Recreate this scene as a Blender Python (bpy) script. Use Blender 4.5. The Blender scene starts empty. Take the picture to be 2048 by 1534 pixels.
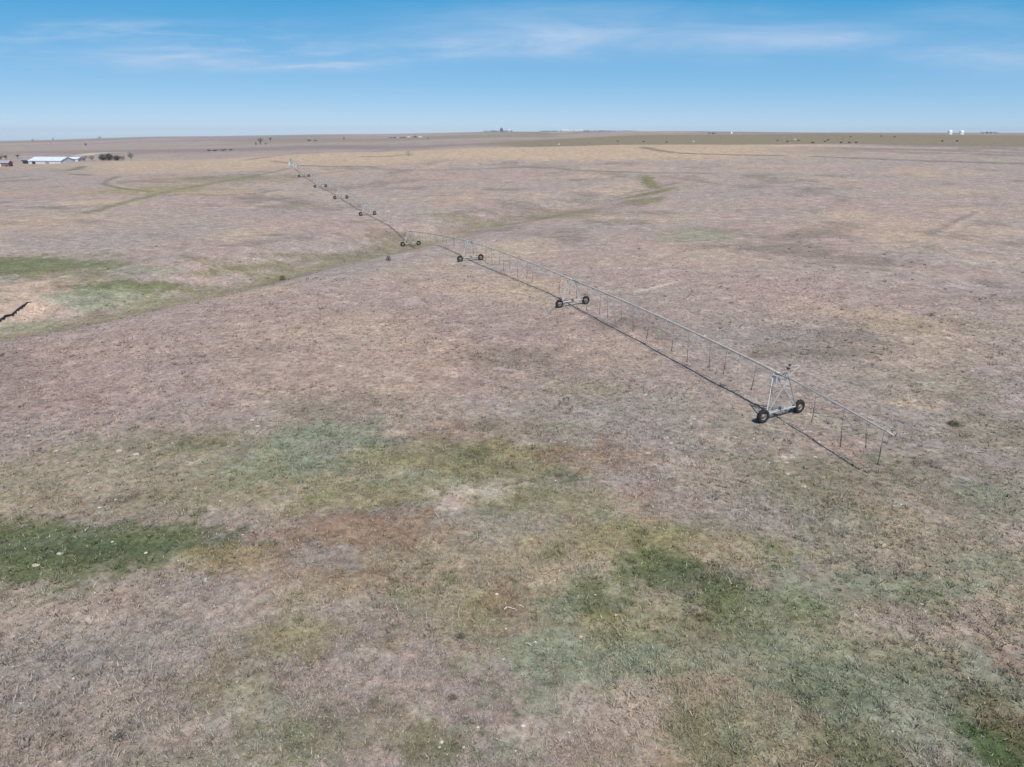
import bpy, math, random
import numpy as np
from mathutils import Vector, Matrix
R = math.radians
random.seed(7)
rng = np.random.default_rng(7)
C = bpy.context.scene.collection
scene = bpy.context.scene

# ---------------------------------------------------------------- camera, sky, sun, exposure
CAM_Z = 24.0; PITCH = R(20.1); F = 1369.0
cd = bpy.data.cameras.new('camera'); cam = bpy.data.objects.new('camera', cd); C.objects.link(cam)
cam.location = (0, 0, CAM_Z); cam.rotation_euler = (math.pi/2 - PITCH, 0, 0)
cd.sensor_width = 36; cd.lens = 36*F/2048; cd.clip_start = 0.5; cd.clip_end = 40000
scene.camera = cam
SUN_EL = R(56); SUN_AZ = math.atan2(0.33, -0.94)
SUN_DIR = Vector((math.cos(SUN_EL)*math.sin(SUN_AZ), math.cos(SUN_EL)*math.cos(SUN_AZ), math.sin(SUN_EL)))
w = bpy.data.worlds.new('World'); scene.world = w; w.use_nodes = True
nt = w.node_tree; N = nt.nodes; L = nt.links; N.clear()
def nd(tree, typ, **kw):
    n = tree.nodes.new(typ)
    for k, v in kw.items():
        if k.startswith('i_'):
            key = k[2:]; key = int(key) if key.isdigit() else key.replace('_', ' ')
            n.inputs[key].default_value = v
        else: setattr(n, k, v)
    return n
sky = nd(nt, 'ShaderNodeTexSky', sky_type='NISHITA', sun_disc=False, sun_elevation=SUN_EL, sun_rotation=SUN_AZ,
         altitude=0, air_density=0.5, dust_density=0.0, ozone_density=3.0)
def mth(op, a, b=None, clamp=False):
    n = nt.nodes.new('ShaderNodeMath'); n.operation = op; n.use_clamp = clamp
    for k, q in enumerate((a, b)):
        if q is None: continue
        if isinstance(q, (int, float)): n.inputs[k].default_value = q
        else: L.new(q, n.inputs[k])
    return n.outputs[0]
# dry, deep blue air: each channel of the sky is graded a little
ss_ = nd(nt, 'ShaderNodeSeparateColor'); L.new(sky.outputs[0], ss_.inputs[0])
rr = mth('MULTIPLY', mth('SUBTRACT', mth('POWER', mth('MULTIPLY', ss_.outputs[0], .1), .62), .262), 10.2)
gg = mth('MULTIPLY', mth('POWER', mth('MULTIPLY', ss_.outputs[1], .1), .62), 7.75)
bb = mth('MULTIPLY', mth('POWER', mth('MULTIPLY', ss_.outputs[2], .1), .42), 8.95)
tz = nd(nt, 'ShaderNodeTexCoord'); sz_ = nd(nt, 'ShaderNodeSeparateXYZ'); L.new(tz.outputs['Generated'], sz_.inputs[0])
zr = nd(nt, 'ShaderNodeMapRange', i_1=.38, i_2=.85, i_3=1.0, i_4=.5); zr.interpolation_type = 'SMOOTHSTEP'; L.new(sz_.outputs[2], zr.inputs[0])   # deeper blue overhead
rr, gg, bb = [mth('MULTIPLY', q, zr.outputs[0]) for q in (rr, gg, bb)]
cc_ = nd(nt, 'ShaderNodeCombineColor'); L.new(mth('MAXIMUM', rr, .25), cc_.inputs[0]); L.new(gg, cc_.inputs[1]); L.new(bb, cc_.inputs[2])
# thin cirrus: long streaks in a few banks over the north
tc = nd(nt, 'ShaderNodeTexCoord'); sep = nd(nt, 'ShaderNodeSeparateXYZ'); L.new(tc.outputs['Generated'], sep.inputs[0])
zm = mth('MAXIMUM', mth('ADD', sep.outputs[2], .035), .01)
cmb = nd(nt, 'ShaderNodeCombineXYZ'); L.new(mth('DIVIDE', sep.outputs[0], zm), cmb.inputs[0]); L.new(mth('DIVIDE', sep.outputs[1], zm), cmb.inputs[1])
def streak(rot, sc, loc, scale, dist, lo, hi):
    mp = nd(nt, 'ShaderNodeMapping'); mp.inputs['Rotation'].default_value = (0, 0, R(rot)); mp.inputs['Scale'].default_value = sc; mp.inputs['Location'].default_value = loc
    L.new(cmb.outputs[0], mp.inputs[0]); n1 = nd(nt, 'ShaderNodeTexNoise', i_Scale=scale, i_Detail=8.0, i_Roughness=0.6, i_Distortion=dist); L.new(mp.outputs[0], n1.inputs['Vector'])
    r1 = nd(nt, 'ShaderNodeMapRange', i_1=lo, i_2=hi); r1.interpolation_type = 'SMOOTHSTEP'; L.new(n1.outputs[0], r1.inputs[0]); return r1.outputs[0]
yy = mth('MAXIMUM', sep.outputs[1], .05); fx = mth('DIVIDE', sep.outputs[0], yy); fz = mth('DIVIDE', sep.outputs[2], yy)
cm2 = nd(nt, 'ShaderNodeCombineXYZ'); L.new(fx, cm2.inputs[0]); L.new(fz, cm2.inputs[1])
def fibre(rot, sc, loc, dist, lo, hi):
    mp = nd(nt, 'ShaderNodeMapping'); mp.inputs['Rotation'].default_value = (0, 0, R(rot)); mp.inputs['Scale'].default_value = sc; mp.inputs['Location'].default_value = loc
    L.new(cm2.outputs[0], mp.inputs[0]); n1 = nd(nt, 'ShaderNodeTexNoise', i_Scale=1.0, i_Detail=9.0, i_Roughness=0.6, i_Distortion=dist); L.new(mp.outputs[0], n1.inputs['Vector'])
    r1 = nd(nt, 'ShaderNodeMapRange', i_1=lo, i_2=hi); r1.interpolation_type = 'SMOOTHSTEP'; L.new(n1.outputs[0], r1.inputs[0]); return r1.outputs[0]
st1 = fibre(-1.5, (4, 30, 1), (3.3, .4, 0), .8, .30, .74); st2 = fibre(-2.5, (6, 52, 1), (1.2, 5.1, 0), .5, .42, .72)
def bank(x0, z0, sx, sz, a):
    q = mth('ADD', mth('POWER', mth('ABSOLUTE', mth('DIVIDE', mth('SUBTRACT', fx, x0), sx)), 2.5), mth('POWER', mth('ABSOLUTE', mth('DIVIDE', mth('SUBTRACT', fz, z0), sz)), 2.0))
    return mth('MULTIPLY', mth('EXPONENT', mth('MULTIPLY', q, -1.0)), a)
w1 = None
for b_ in [(.17, .118, .31, .026, 1.0), (.0, .110, .16, .018, .7), (.42, .118, .12, .016, .7), (.63, .098, .13, .024, 1.0), (.60, .142, .10, .016, .4), (-.40, .098, .26, .022, .45), (0.10, .150, .22, .012, .35)]:
    w1 = bank(*b_) if w1 is None else mth('ADD', w1, bank(*b_))
w2 = None
for b_ in [(-.45, .105, .24, .026, 1.0), (-.27, .087, .10, .010, 1.3), (-.10, .102, .10, .012, 1.0), (-.55, .130, .12, .008, .5)]:
    w2 = bank(*b_) if w2 is None else mth('ADD', w2, bank(*b_))
cl = mth('MULTIPLY', mth('ADD', mth('MULTIPLY', w1, mth('ADD', mth('MULTIPLY', st1, .72), .30)), mth('MULTIPLY', w2, st2)), .72, True)
mx = nd(nt, 'ShaderNodeMixRGB', i_Color2=(4.6, 6.15, 8.4, 1)); L.new(cl, mx.inputs[0]); L.new(cc_.outputs[0], mx.inputs[1])
bg = nd(nt, 'ShaderNodeBackground', i_Strength=0.10); L.new(mx.outputs[0], bg.inputs[0])
wo = nd(nt, 'ShaderNodeOutputWorld'); L.new(bg.outputs[0], wo.inputs[0])
sl = bpy.data.lights.new('sun', 'SUN'); sl.energy = 4.65; sl.angle = R(0.53); sl.color = (1.0, 0.955, 0.915)
so = bpy.data.objects.new('sun', sl); C.objects.link(so); so.rotation_euler = SUN_DIR.to_track_quat('Z', 'Y').to_euler()
so.location = (0, 0, 60)
scene.view_settings.view_transform = 'Standard'; scene.view_settings.look = 'None'
scene.view_settings.exposure = 0.0; scene.view_settings.gamma = 1.0
scene.cycles.volume_bounces = 1; scene.cycles.max_bounces = 6

# ---------------------------------------------------------------- numpy noise
def _hash(ix, iy, seed):
    h = (ix.astype(np.int64)*374761393 + iy.astype(np.int64)*668265263 + seed*974634777) & 0xFFFFFFFF
    h = ((h ^ (h >> 13))*1274126177) & 0xFFFFFFFF
    return ((h ^ (h >> 16)) & 0xFFFFFF)/float(0xFFFFFF)
def vnoise(x, y, seed=0):
    ix = np.floor(x); iy = np.floor(y); fx = x-ix; fy = y-iy
    fx = fx*fx*(3-2*fx); fy = fy*fy*(3-2*fy)
    a = _hash(ix, iy, seed); b = _hash(ix+1, iy, seed); c = _hash(ix, iy+1, seed); d = _hash(ix+1, iy+1, seed)
    return (a*(1-fx)+b*fx)*(1-fy)+(c*(1-fx)+d*fx)*fy
def fbm(x, y, scale, octv=4, seed=0, rough=0.5):
    s = 0; a = 1; t = 0
    for k in range(octv):
        s = s + a*vnoise(x/scale*2**k+17.3*k, y/scale*2**k-9.1*k, seed+k*31); t += a; a *= rough
    return s/t                                   # 0..1, mean .5
def sstep(a, b, x):
    t = np.clip((x-a)/(b-a), 0, 1); return t*t*(3-2*t)

# ---------------------------------------------------------------- the land: height field in metres
DN = np.array([0, 60, 100, 150, 200, 270, 340, 400, 470, 540, 650, 800, 1100, 1600, 2400, 3600, 5500, 8000, 12000], float)
AN = np.array([-36, -24, -12, 0, 12, 24, 36], float)
ZT = np.array([
 [0, 0, -.5, -2.0, 0, 1.5, 2.3, 3.0, 3.6, 3.9, 3.6, 2.4, 1.3, -2.8, -10, -20, -33, -48, -75],
 [0, 0, -.2, -.8, -.3, 1.2, 2.6, 3.8, 5.0, 5.9, 4.7, 3.4, .6, -3.8, -7, -8.5, -11.5, -14.7, -22],
 [0, 0, 0, 0, -1.0, .7, 3.2, 6.2, 8.5, 10.3, 8, 5, 2, 1.3, .8, .8, 6.3, 11, 8.5],
 [0, 0, 0, .3, .2, 2.0, 4.5, 7.0, 11, 14, 12.2, 12, 13, 11.6, 10, 12.4, 24, 39, 43],
 [0, 0, .2, .6, 1.2, 3.5, 6.2, 9.0, 13, 16, 14.0, 15.0, 21.3, 22, 20, 22, 36, 42, 51],
 [0, 0, .3, .8, 1.8, 4.5, 7.5, 10, 13.5, 16.5, 15.0, 16.8, 22.6, 22, 20, 20, 26, 27, 29],
 [0, 0, .3, .8, 1.8, 4.5, 7.5, 10, 13.5, 16.0, 14.6, 16.5, 21.2, 21, 19, 19, 23, 25, 26]], float)
def _hermite(t, y0, y1, m0, m1):
    t2 = t*t; t3 = t2*t
    return (2*t3-3*t2+1)*y0+(t3-2*t2+t)*m0+(-2*t3+3*t2)*y1+(t3-t2)*m1
SL = np.zeros_like(ZT)
dd = np.diff(DN); dz = np.diff(ZT, axis=1)/dd
for k in range(1, len(DN)-1):
    a, b = dz[:, k-1], dz[:, k]
    SL[:, k] = np.where(a*b > 0, 2*a*b/np.where(a+b == 0, 1, a+b), 0)
SL[:, -1] = dz[:, -1]
SWALE = [(-200, 82), (-110, 84), (-78, 98), (-66, 110), (-58, 122), (-47, 142), (-37, 162), (-26, 187), (-14, 206), (0, 222), (22, 245), (42, 268), (58, 300), (66, 345)]
def poly_dist(x, y, pts):
    best = np.full(x.shape, 1e9); side = np.zeros(x.shape); par = np.zeros(x.shape)
    for k, ((x0, y0), (x1, y1)) in enumerate(zip(pts[:-1], pts[1:])):
        vx, vy = x1-x0, y1-y0; l2 = vx*vx+vy*vy
        t = np.clip(((x-x0)*vx+(y-y0)*vy)/l2, 0, 1)
        ex, ey = x-(x0+t*vx), y-(y0+t*vy); d = np.hypot(ex, ey)
        m = d < best; best = np.where(m, d, best); side = np.where(m, np.sign(vx*ey-vy*ex), side)
        par = np.where(m, (k+t)/(len(pts)-1), par)
    return best, side, par
BANK = None
FIX = []
def height(x, y):
    x = np.asarray(x, float); y = np.asarray(y, float)
    d = np.hypot(x, y); az = np.degrees(np.arctan2(x, y)); az = np.clip(az, -36, 36)
    dcl = np.clip(d, 0, 11999.9)
    ai = np.clip(((az+36)/12).astype(int), 0, 5); at_ = (az-AN[ai])/12; at_ = at_*at_*(3-2*at_)
    di = np.clip(np.searchsorted(DN, dcl, side='right')-1, 0, len(DN)-2)
    h = dd[di]; t = (dcl-DN[di])/h
    z0 = _hermite(t, ZT[ai, di], ZT[ai, di+1], SL[ai, di]*h, SL[ai, di+1]*h)
    z1 = _hermite(t, ZT[ai+1, di], ZT[ai+1, di+1], SL[ai+1, di]*h, SL[ai+1, di+1]*h)
    z = z0*(1-at_)+z1*at_
    pd, _, par = poly_dist(x, y, SWALE)
    dep = 3.4*sstep(1.0, .55, par)*1.0+.0
    z = z - (0.6+dep)*np.exp(-(pd/13.0)**2)
    und = (fbm(x, y, 60, 3, 5)-.5)*1.3*sstep(20, 90, d)*sstep(1500, 600, d) + (fbm(x, y, 9, 3, 9)-.5)*.32 + (fbm(x, y, 1.6, 2, 19)-.5)*.09
    und = und + (fbm(x, y, 420, 3, 55)-.5)*5*sstep(1200, 2600, d)
    z = z + und
    for (fx_, fy_, a_, s_) in FIX:
        z = z + a_*np.exp(-((x-fx_)**2+(y-fy_)**2)/(2*s_*s_))
    if BANK is None: return z
    bd, sd, bp = poly_dist(x, y, BANK)
    z = z - .6*sstep(0.55, 0.75, bd*0+1)*np.where(sd < 0, 1, 0)*sstep(9, .5, bd)*sstep(0, .1, bp)*sstep(1, .85, bp)
    return z
cp, sp = math.cos(PITCH), math.sin(PITCH)
def ray(u, v):
    a = (u-1024)/F; b = (767-v)/F
    return a, cp+b*sp, -sp+b*cp
def at(u, v, dmin=5.0):
    a, f, k = ray(u, v)
    hl = math.hypot(a, f)
    ts = np.geomspace(dmin/hl, 11800/hl, 2600)
    zz_ = CAM_Z+ts*k-height(a*ts, f*ts)
    i = np.argmax(zz_ < 0)
    if not (zz_ < 0).any(): i = len(ts)-1
    lo, hi = ts[max(i-1, 0)], ts[i]
    for _ in range(12):
        m = (lo+hi)/2
        if CAM_Z+m*k-float(height(np.array([a*m]), np.array([f*m]))[0]) < 0: hi = m
        else: lo = m
    return a*hi, f*hi
# towers stand where their wheels touch the land; the land is eased up or down to meet them
TW_PIX = [(1561, 835, 57.0), (1145, 612, 100.6), (941, 522, 139.9), (821.5, 492, 187.5), (735.5, 431, 225.0), (682, 398, 268.0), (641, 375, 311.0), (608, 354, 356.0), (583, 334, 400.0)]
TW_POS = []; want = []
for u, v, yf in TW_PIX:
    a, f, k = ray(u, v); t = yf/f; TW_POS.append((a*t, yf)); want.append(CAM_Z+t*k)
PIVOT = TW_POS.pop()
_px = np.array([p[0] for p in TW_POS]+[PIVOT[0]]); _py = np.array([p[1] for p in TW_POS]+[PIVOT[1]])
_res = np.array(want)-height(_px, _py); _sg = np.array([16, 16, 15, 11, 14, 16, 16, 16, 16.])
_K = np.exp(-((_px[:, None]-_px[None])**2+(_py[:, None]-_py[None])**2)/(2*_sg[None]**2)); _am = np.linalg.solve(_K, _res)
FIX = list(zip(_px, _py, _am, _sg))
BANK0 = [at(*p) for p in [(-70, 668), (-5, 640), (6, 631), (20, 629), (38, 613), (48, 605), (63, 603)]]; BANK = BANK0
def hz(x, y): return float(height(np.array([x]), np.array([y]))[0])

# ---------------------------------------------------------------- the land's own colours (grass kinds, soil)
COL = dict(
 base=(.330, .276, .246), pink=(.358, .268, .236), tan=(.43, .338, .245), grey=(.290, .266, .247), dark=(.180, .158, .134),
 olive=(.190, .178, .100), yolive=(.26, .235, .120), sage=(.232, .258, .182), green=(.135, .157, .074), dgreen=(.100, .125, .068),
 vgreen=(.078, .115, .045), rust=(.250, .165, .110), red=(.27, .165, .125), pale=(.49, .44, .35), ppink=(.44, .36, .31),
 mauve=(.225, .190, .188), hill=(.215, .188, .130), soil=(.46, .36, .29))
# u, v, half width, half height in the photo's own frame of reference -> turned into metres on the land here
PATCH = [
 (120, 1400, 420, 170, 'base', .75, 0), (230, 720, 500, 120, 'pink', .3, 0),
 (640, 905, 190, 62, 'sage', .85, 0), (700, 870, 90, 30, 'sage', .6, 0), (400, 890, 80, 20, 'green', .5, 0), (560, 940, 110, 30, 'sage', .45, 0),
 (660, 895, 60, 18, 'grey', .5, 0), (930, 920, 190, 42, 'yolive', .75, 0), (930, 912, 50, 22, 'green', .6, 0), (1050, 935, 110, 40, 'olive', .5, 0),
 (860, 895, 90, 30, 'dark', .3, 0), (1110, 955, 50, 12, 'dgreen', .4, 0), (980, 860, 140, 26, 'rust', .35, 0), (1200, 915, 140, 30, 'rust', .5, 0),
 (740, 985, 190, 36, 'yolive', .6, 0), (850, 960, 90, 20, 'sage', .4, 0),
 (130, 1095, 300, 50, 'dgreen', 1.0, 0), (330, 1070, 100, 22, 'green', .7, 0), (0, 1060, 110, 26, 'green', .8, 0), (90, 1140, 150, 14, 'green', .8, 0),
 (260, 960, 300, 70, 'yolive', .38, 0), (330, 880, 170, 26, 'olive', .35, 0), (480, 1000, 180, 40, 'yolive', .35, 0), (60, 1010, 130, 26, 'tan', .3, 0), (430, 1120, 110, 26, 'yolive', .7, 0), (300, 1010, 200, 20, 'dark', .2, 0),
 (700, 1075, 190, 50, 'rust', .65, 0), (540, 1130, 160, 40, 'rust', .4, 0), (720, 1170, 120, 30, 'rust', .4, 0), (640, 1120, 90, 26, 'grey', .6, 0),
 (950, 990, 70, 10, 'pale', .7, 0), (905, 1012, 34, 13, 'ppink', .9, 0), (1100, 1010, 190, 26, 'yolive', .45, 0), (1300, 1080, 220, 40, 'yolive', .6, 0),
 (1000, 1050, 150, 40, 'grey', .3, 0), (1390, 932, 75, 28, 'ppink', .6, 0), (1340, 1005, 130, 32, 'pink', .5, 0), (1480, 1030, 160, 50, 'grey', .5, 0),
 (1430, 1100, 90, 24, 'tan', .35, 0), (1650, 975, 110, 60, 'olive', .3, 0), (1530, 930, 120, 26, 'olive', .25, 0),
 (1310, 1130, 80, 26, 'green', .85, 0), (1390, 1160, 100, 34, 'dgreen', .7, 0), (1480, 1195, 80, 34, 'green', .8, 0), (1570, 1190, 90, 30, 'sage', .6, 0),
 (1600, 1215, 60, 22, 'green', .6, 0), (1450, 1250, 110, 36, 'green', .55, 0), (1190, 1200, 62, 24, 'green', .8, 0), (1120, 1225, 60, 26, 'sage', .6, 0),
 (1010, 1210, 60, 44, 'rust', .5, 0), (960, 1220, 50, 40, 'yolive', .4, 0), (1140, 1310, 150, 70, 'sage', .85, 0), (1310, 1300, 110, 44, 'sage', .7, 0),
 (1090, 1390, 90, 80, 'sage', .5, 0), (1260, 1250, 90, 20, 'yolive', .5, 0), (560, 1290, 120, 46, 'yolive', .6, 0), (450, 1370, 110, 50, 'olive', .4, 0),
 (300, 1280, 140, 30, 'olive', .25, 0), (760, 1260, 120, 50, 'dark', .25, 0), (600, 1490, 110, 50, 'green', .5, 0), (860, 1500, 70, 40, 'green', .5, 0),
 (780, 1460, 100, 40, 'olive', .4, 0), (1260, 1420, 120, 56, 'ppink', .55, 0), (160, 1330, 260, 90, 'grey', .5, 0), (230, 1250, 120, 30, 'ppink', .3, 0),
 (1650, 1330, 170, 80, 'sage', .7, 0), (1850, 1400, 230, 130, 'sage', .7, 0), (1640, 1370, 80, 20, 'dgreen', .35, 0), (1800, 1170, 130, 30, 'sage', .6, 0), (1850, 1200, 60, 26, 'green', .4, 0),
 (1990, 1130, 120, 22, 'sage', .6, 0), (1790, 1300, 110, 26, 'olive', .4, 0), (1750, 1245, 60, 18, 'ppink', .4, 0), (1960, 1260, 100, 40, 'tan', .25, 0),
 (2020, 1495, 110, 46, 'vgreen', .95, 0), (1960, 1405, 50, 26, 'green', .6, 0), (2030, 1340, 34, 34, 'red', .45, 0), (1990, 1430, 50, 16, 'red', .35, 0),
 (1430, 1480, 90, 40, 'green', .5, 0), (1690, 1500, 60, 50, 'vgreen', .5, 0), (1760, 1495, 40, 30, 'green', .6, 0), (1500, 1440, 90, 60, 'sage', .3, 0),
 (1190, 780, 80, 16, 'yolive', .35, 0), (1240, 700, 90, 40, 'tan', .25, 0), (1850, 770, 110, 40, 'olive', .3, 0), (1680, 810, 70, 20, 'pink', .3, 0), (1830, 810, 44, 14, 'tan', .5, 0), (1990, 870, 90, 40, 'olive', .4, 0),
 (2000, 985, 80, 26, 'sage', .5, 0), (1660, 880, 70, 22, 'pink', .5, 0),
 (60, 530, 190, 20, 'green', .85, 0), (120, 555, 130, 14, 'olive', .6, 0), (270, 572, 130, 14, 'green', .85, 0), (290, 540, 70, 8, 'sage', .6, 0),
 (190, 600, 150, 22, 'sage', .75, 0), (40, 585, 60, 22, 'tan', .6, 0), (70, 578, 62, 20, 'soil', .85, 0), (120, 575, 30, 10, 'rust', .4, 0), (60, 618, 60, 20, 'soil', .9, 0), (30, 655, 110, 12, 'sage', .7, 0),
 (500, 545, 170, 10, 'olive', .5, 0), (640, 512, 110, 6, 'olive', .6, 0), (780, 480, 60, 20, 'hill', .7, 0), (800, 470, 30, 10, 'dark', .5, 0),
 (960, 445, 130, 9, 'olive', .6, 0), (1130, 430, 60, 8, 'olive', .5, 0), (1299, 364, 17, 15, 'olive', 1.0, 0), (1303, 386, 18, 14, 'olive', .9, 0), (1286, 402, 36, 7, 'olive', .8, 0), (1316, 374, 9, 20, 'dark', .5, 0), (1255, 410, 40, 5, 'dark', .4, 0),
 (1400, 470, 90, 14, 'sage', .6, 0), (1455, 462, 50, 7, 'dark', .4, 0), (1240, 445, 80, 6, 'dark', .5, 0), (1560, 500, 120, 14, 'dark', .6, 0), (1730, 522, 110, 14, 'dark', .6, 0),
 (1610, 690, 190, 30, 'dark', .45, 0), (1490, 670, 140, 30, 'grey', .4, 0), (1760, 760, 130, 40, 'grey', .4, 0), (1900, 470, 60, 8, 'dark', .5, 0), (1200, 610, 120, 30, 'grey', .3, 0),
 (1500, 560, 200, 20, 'pink', .4, 0), (1340, 520, 160, 16, 'tan', .3, 0), (1780, 600, 260, 36, 'pink', .35, 0), (1650, 620, 120, 20, 'tan', .25, 0), (1900, 650, 140, 20, 'yolive', .2, 0),
 (900, 560, 160, 20, 'tan', .3, 0), (400, 690, 380, 30, 'pink', .3, 0), (700, 740, 260, 40, 'pink', .35, 0), (560, 620, 160, 18, 'pink', .25, 0), (250, 780, 240, 30, 'pink', .25, 0),
 (330, 380, 130, 9, 'yolive', .7, 0), (450, 358, 140, 8, 'olive', .5, 0), (200, 405, 90, 7, 'tan', .5, 0), (480, 385, 120, 5, 'tan', .5, 0), (540, 398, 70, 5, 'dark', .4, 0), (600, 405, 40, 4, 'dark', .4, 0),
 (260, 330, 260, 9, 'tan', .45, 0), (1100, 312, 560, 9, 'tan', .9, 0), (620, 320, 220, 10, 'tan', .6, 0), (1800, 320, 420, 12, 'grey', .5, 0), (1300, 340, 300, 9, 'tan', .2, 0),
 (1900, 290, 180, 3, 'mauve', .7, 0), (480, 300, 200, 9, 'mauve', .8, 0), (760, 296, 240, 4, 'mauve', .8, 0), (90, 345, 160, 10, 'grey', .4, 0), (80, 440, 220, 22, 'tan', .25, 0),
]
TRACK = [   # u, v points, half width m, colour, strength
 ([(235, 353), (215, 361), (211, 367), (220, 372), (245, 377), (268, 380), (300, 383)], 1.6, 'dark', .8),
 ([(238, 357), (221, 364), (226, 369), (245, 373), (270, 376)], 1.6, 'pale', .3),
 ([(170, 426), (260, 402), (340, 382), (450, 362), (520, 349), (575, 338)], 1.8, 'olive', .75),
 ([(300, 393), (380, 388), (430, 391), (520, 386), (560, 379)], 1.8, 'dark', .5),
 ([(1275, 583), (1300, 578), (1325, 570), (1350, 564)], .5, 'pale', .8),
 ([(545, 322), (560, 324), (578, 327)], 2.2, 'hill', .8),
 ([(600, 331), (650, 333), (740, 333), (745, 334)], 3.0, 'olive', .8),
 ([(500, 319), (520, 316), (560, 311), (590, 309)], 3.5, 'dark', .7),
 ([(592, 306), (640, 305.5), (700, 304), (780, 300)], 4, 'dark', .7),
 ([(730, 313), (770, 313), (812, 309)], 3.5, 'dark', .6),
 ([(750, 337), (860, 341), (960, 338), (1005, 336)], 3.0, 'dark', .45),
 ([(1015, 335), (1100, 336), (1200, 343), (1290, 345), (1420, 347)], 3.0, 'dark', .5),
 ([(1285, 294.5), (1310, 300), (1345, 305), (1400, 308), (1480, 310), (1560, 311)], 3.2, 'dark', .8),
 ([(1630, 313), (1700, 316), (1800, 320), (1900, 323), (2060, 328)], 3.2, 'dark', .75),
 ([(1700, 297), (1850, 300), (2060, 306)], 5, 'dark', .45), ([(1560, 291), (1700, 293), (1900, 296)], 5, 'pale', .4), ([(1750, 302), (1900, 307), (2060, 312)], 4, 'dark', .4),
 ([(1330, 352), (1400, 362), (1440, 368)], 2, 'dark', .4), ([(0, 357), (30, 355), (60, 352)], 2.6, 'dark', .6),
 ([(1860, 468), (1900, 448), (1952, 424)], .9, 'dark', .45),
 ([(1868, 478), (1910, 456), (1962, 430)], .9, 'pale', .2),
 ([(160, 311), (185, 307), (215, 305), (252, 304)], 7, 'pale', 1.0), ([(140, 323), (160, 322)], 3, 'pale', .9),
 ([(128, 342), (145, 340), (165, 333)], 2.8, 'dark', .9),
 ([(148, 348), (160, 349), (176, 350)], 2.8, 'dark', .9),
 ([(560, 540), (600, 525), (690, 508), (760, 497)], 1.3, 'dark', .6), ([(400, 548), (480, 536), (560, 528)], 1.5, 'olive', .7),
]
PW = []
for (u, v, du, dv, c, s, _) in PATCH:
    x0, y0 = at(u, v); xl, yl = at(u-du, v); xr, yr = at(u+du, v); xa, ya = at(u, v+dv); xb, yb = at(u, max(v-dv, 271))
    ex = np.array([(xr-xl)/2, (yr-yl)/2]); l = np.linalg.norm(ex); ex /= l
    ry = max(abs(np.dot([xb-xa, yb-ya], [-ex[1], ex[0]]))/2, 1.5)
    cx, cy = (xa+xb)/2*.5+x0*.5, (ya+yb)/2*.5+y0*.5
    PW.append((cx, cy, ex[0], ex[1], l, min(ry, l*14), COL[c], s))
TW = [([at(*p) for p in pts], hw, COL[c], s) for pts, hw, c, s in TRACK]
TOWERS_R = [math.hypot(x-PIVOT[0], y-PIVOT[1]) for x, y in TW_POS[:3]]
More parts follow.
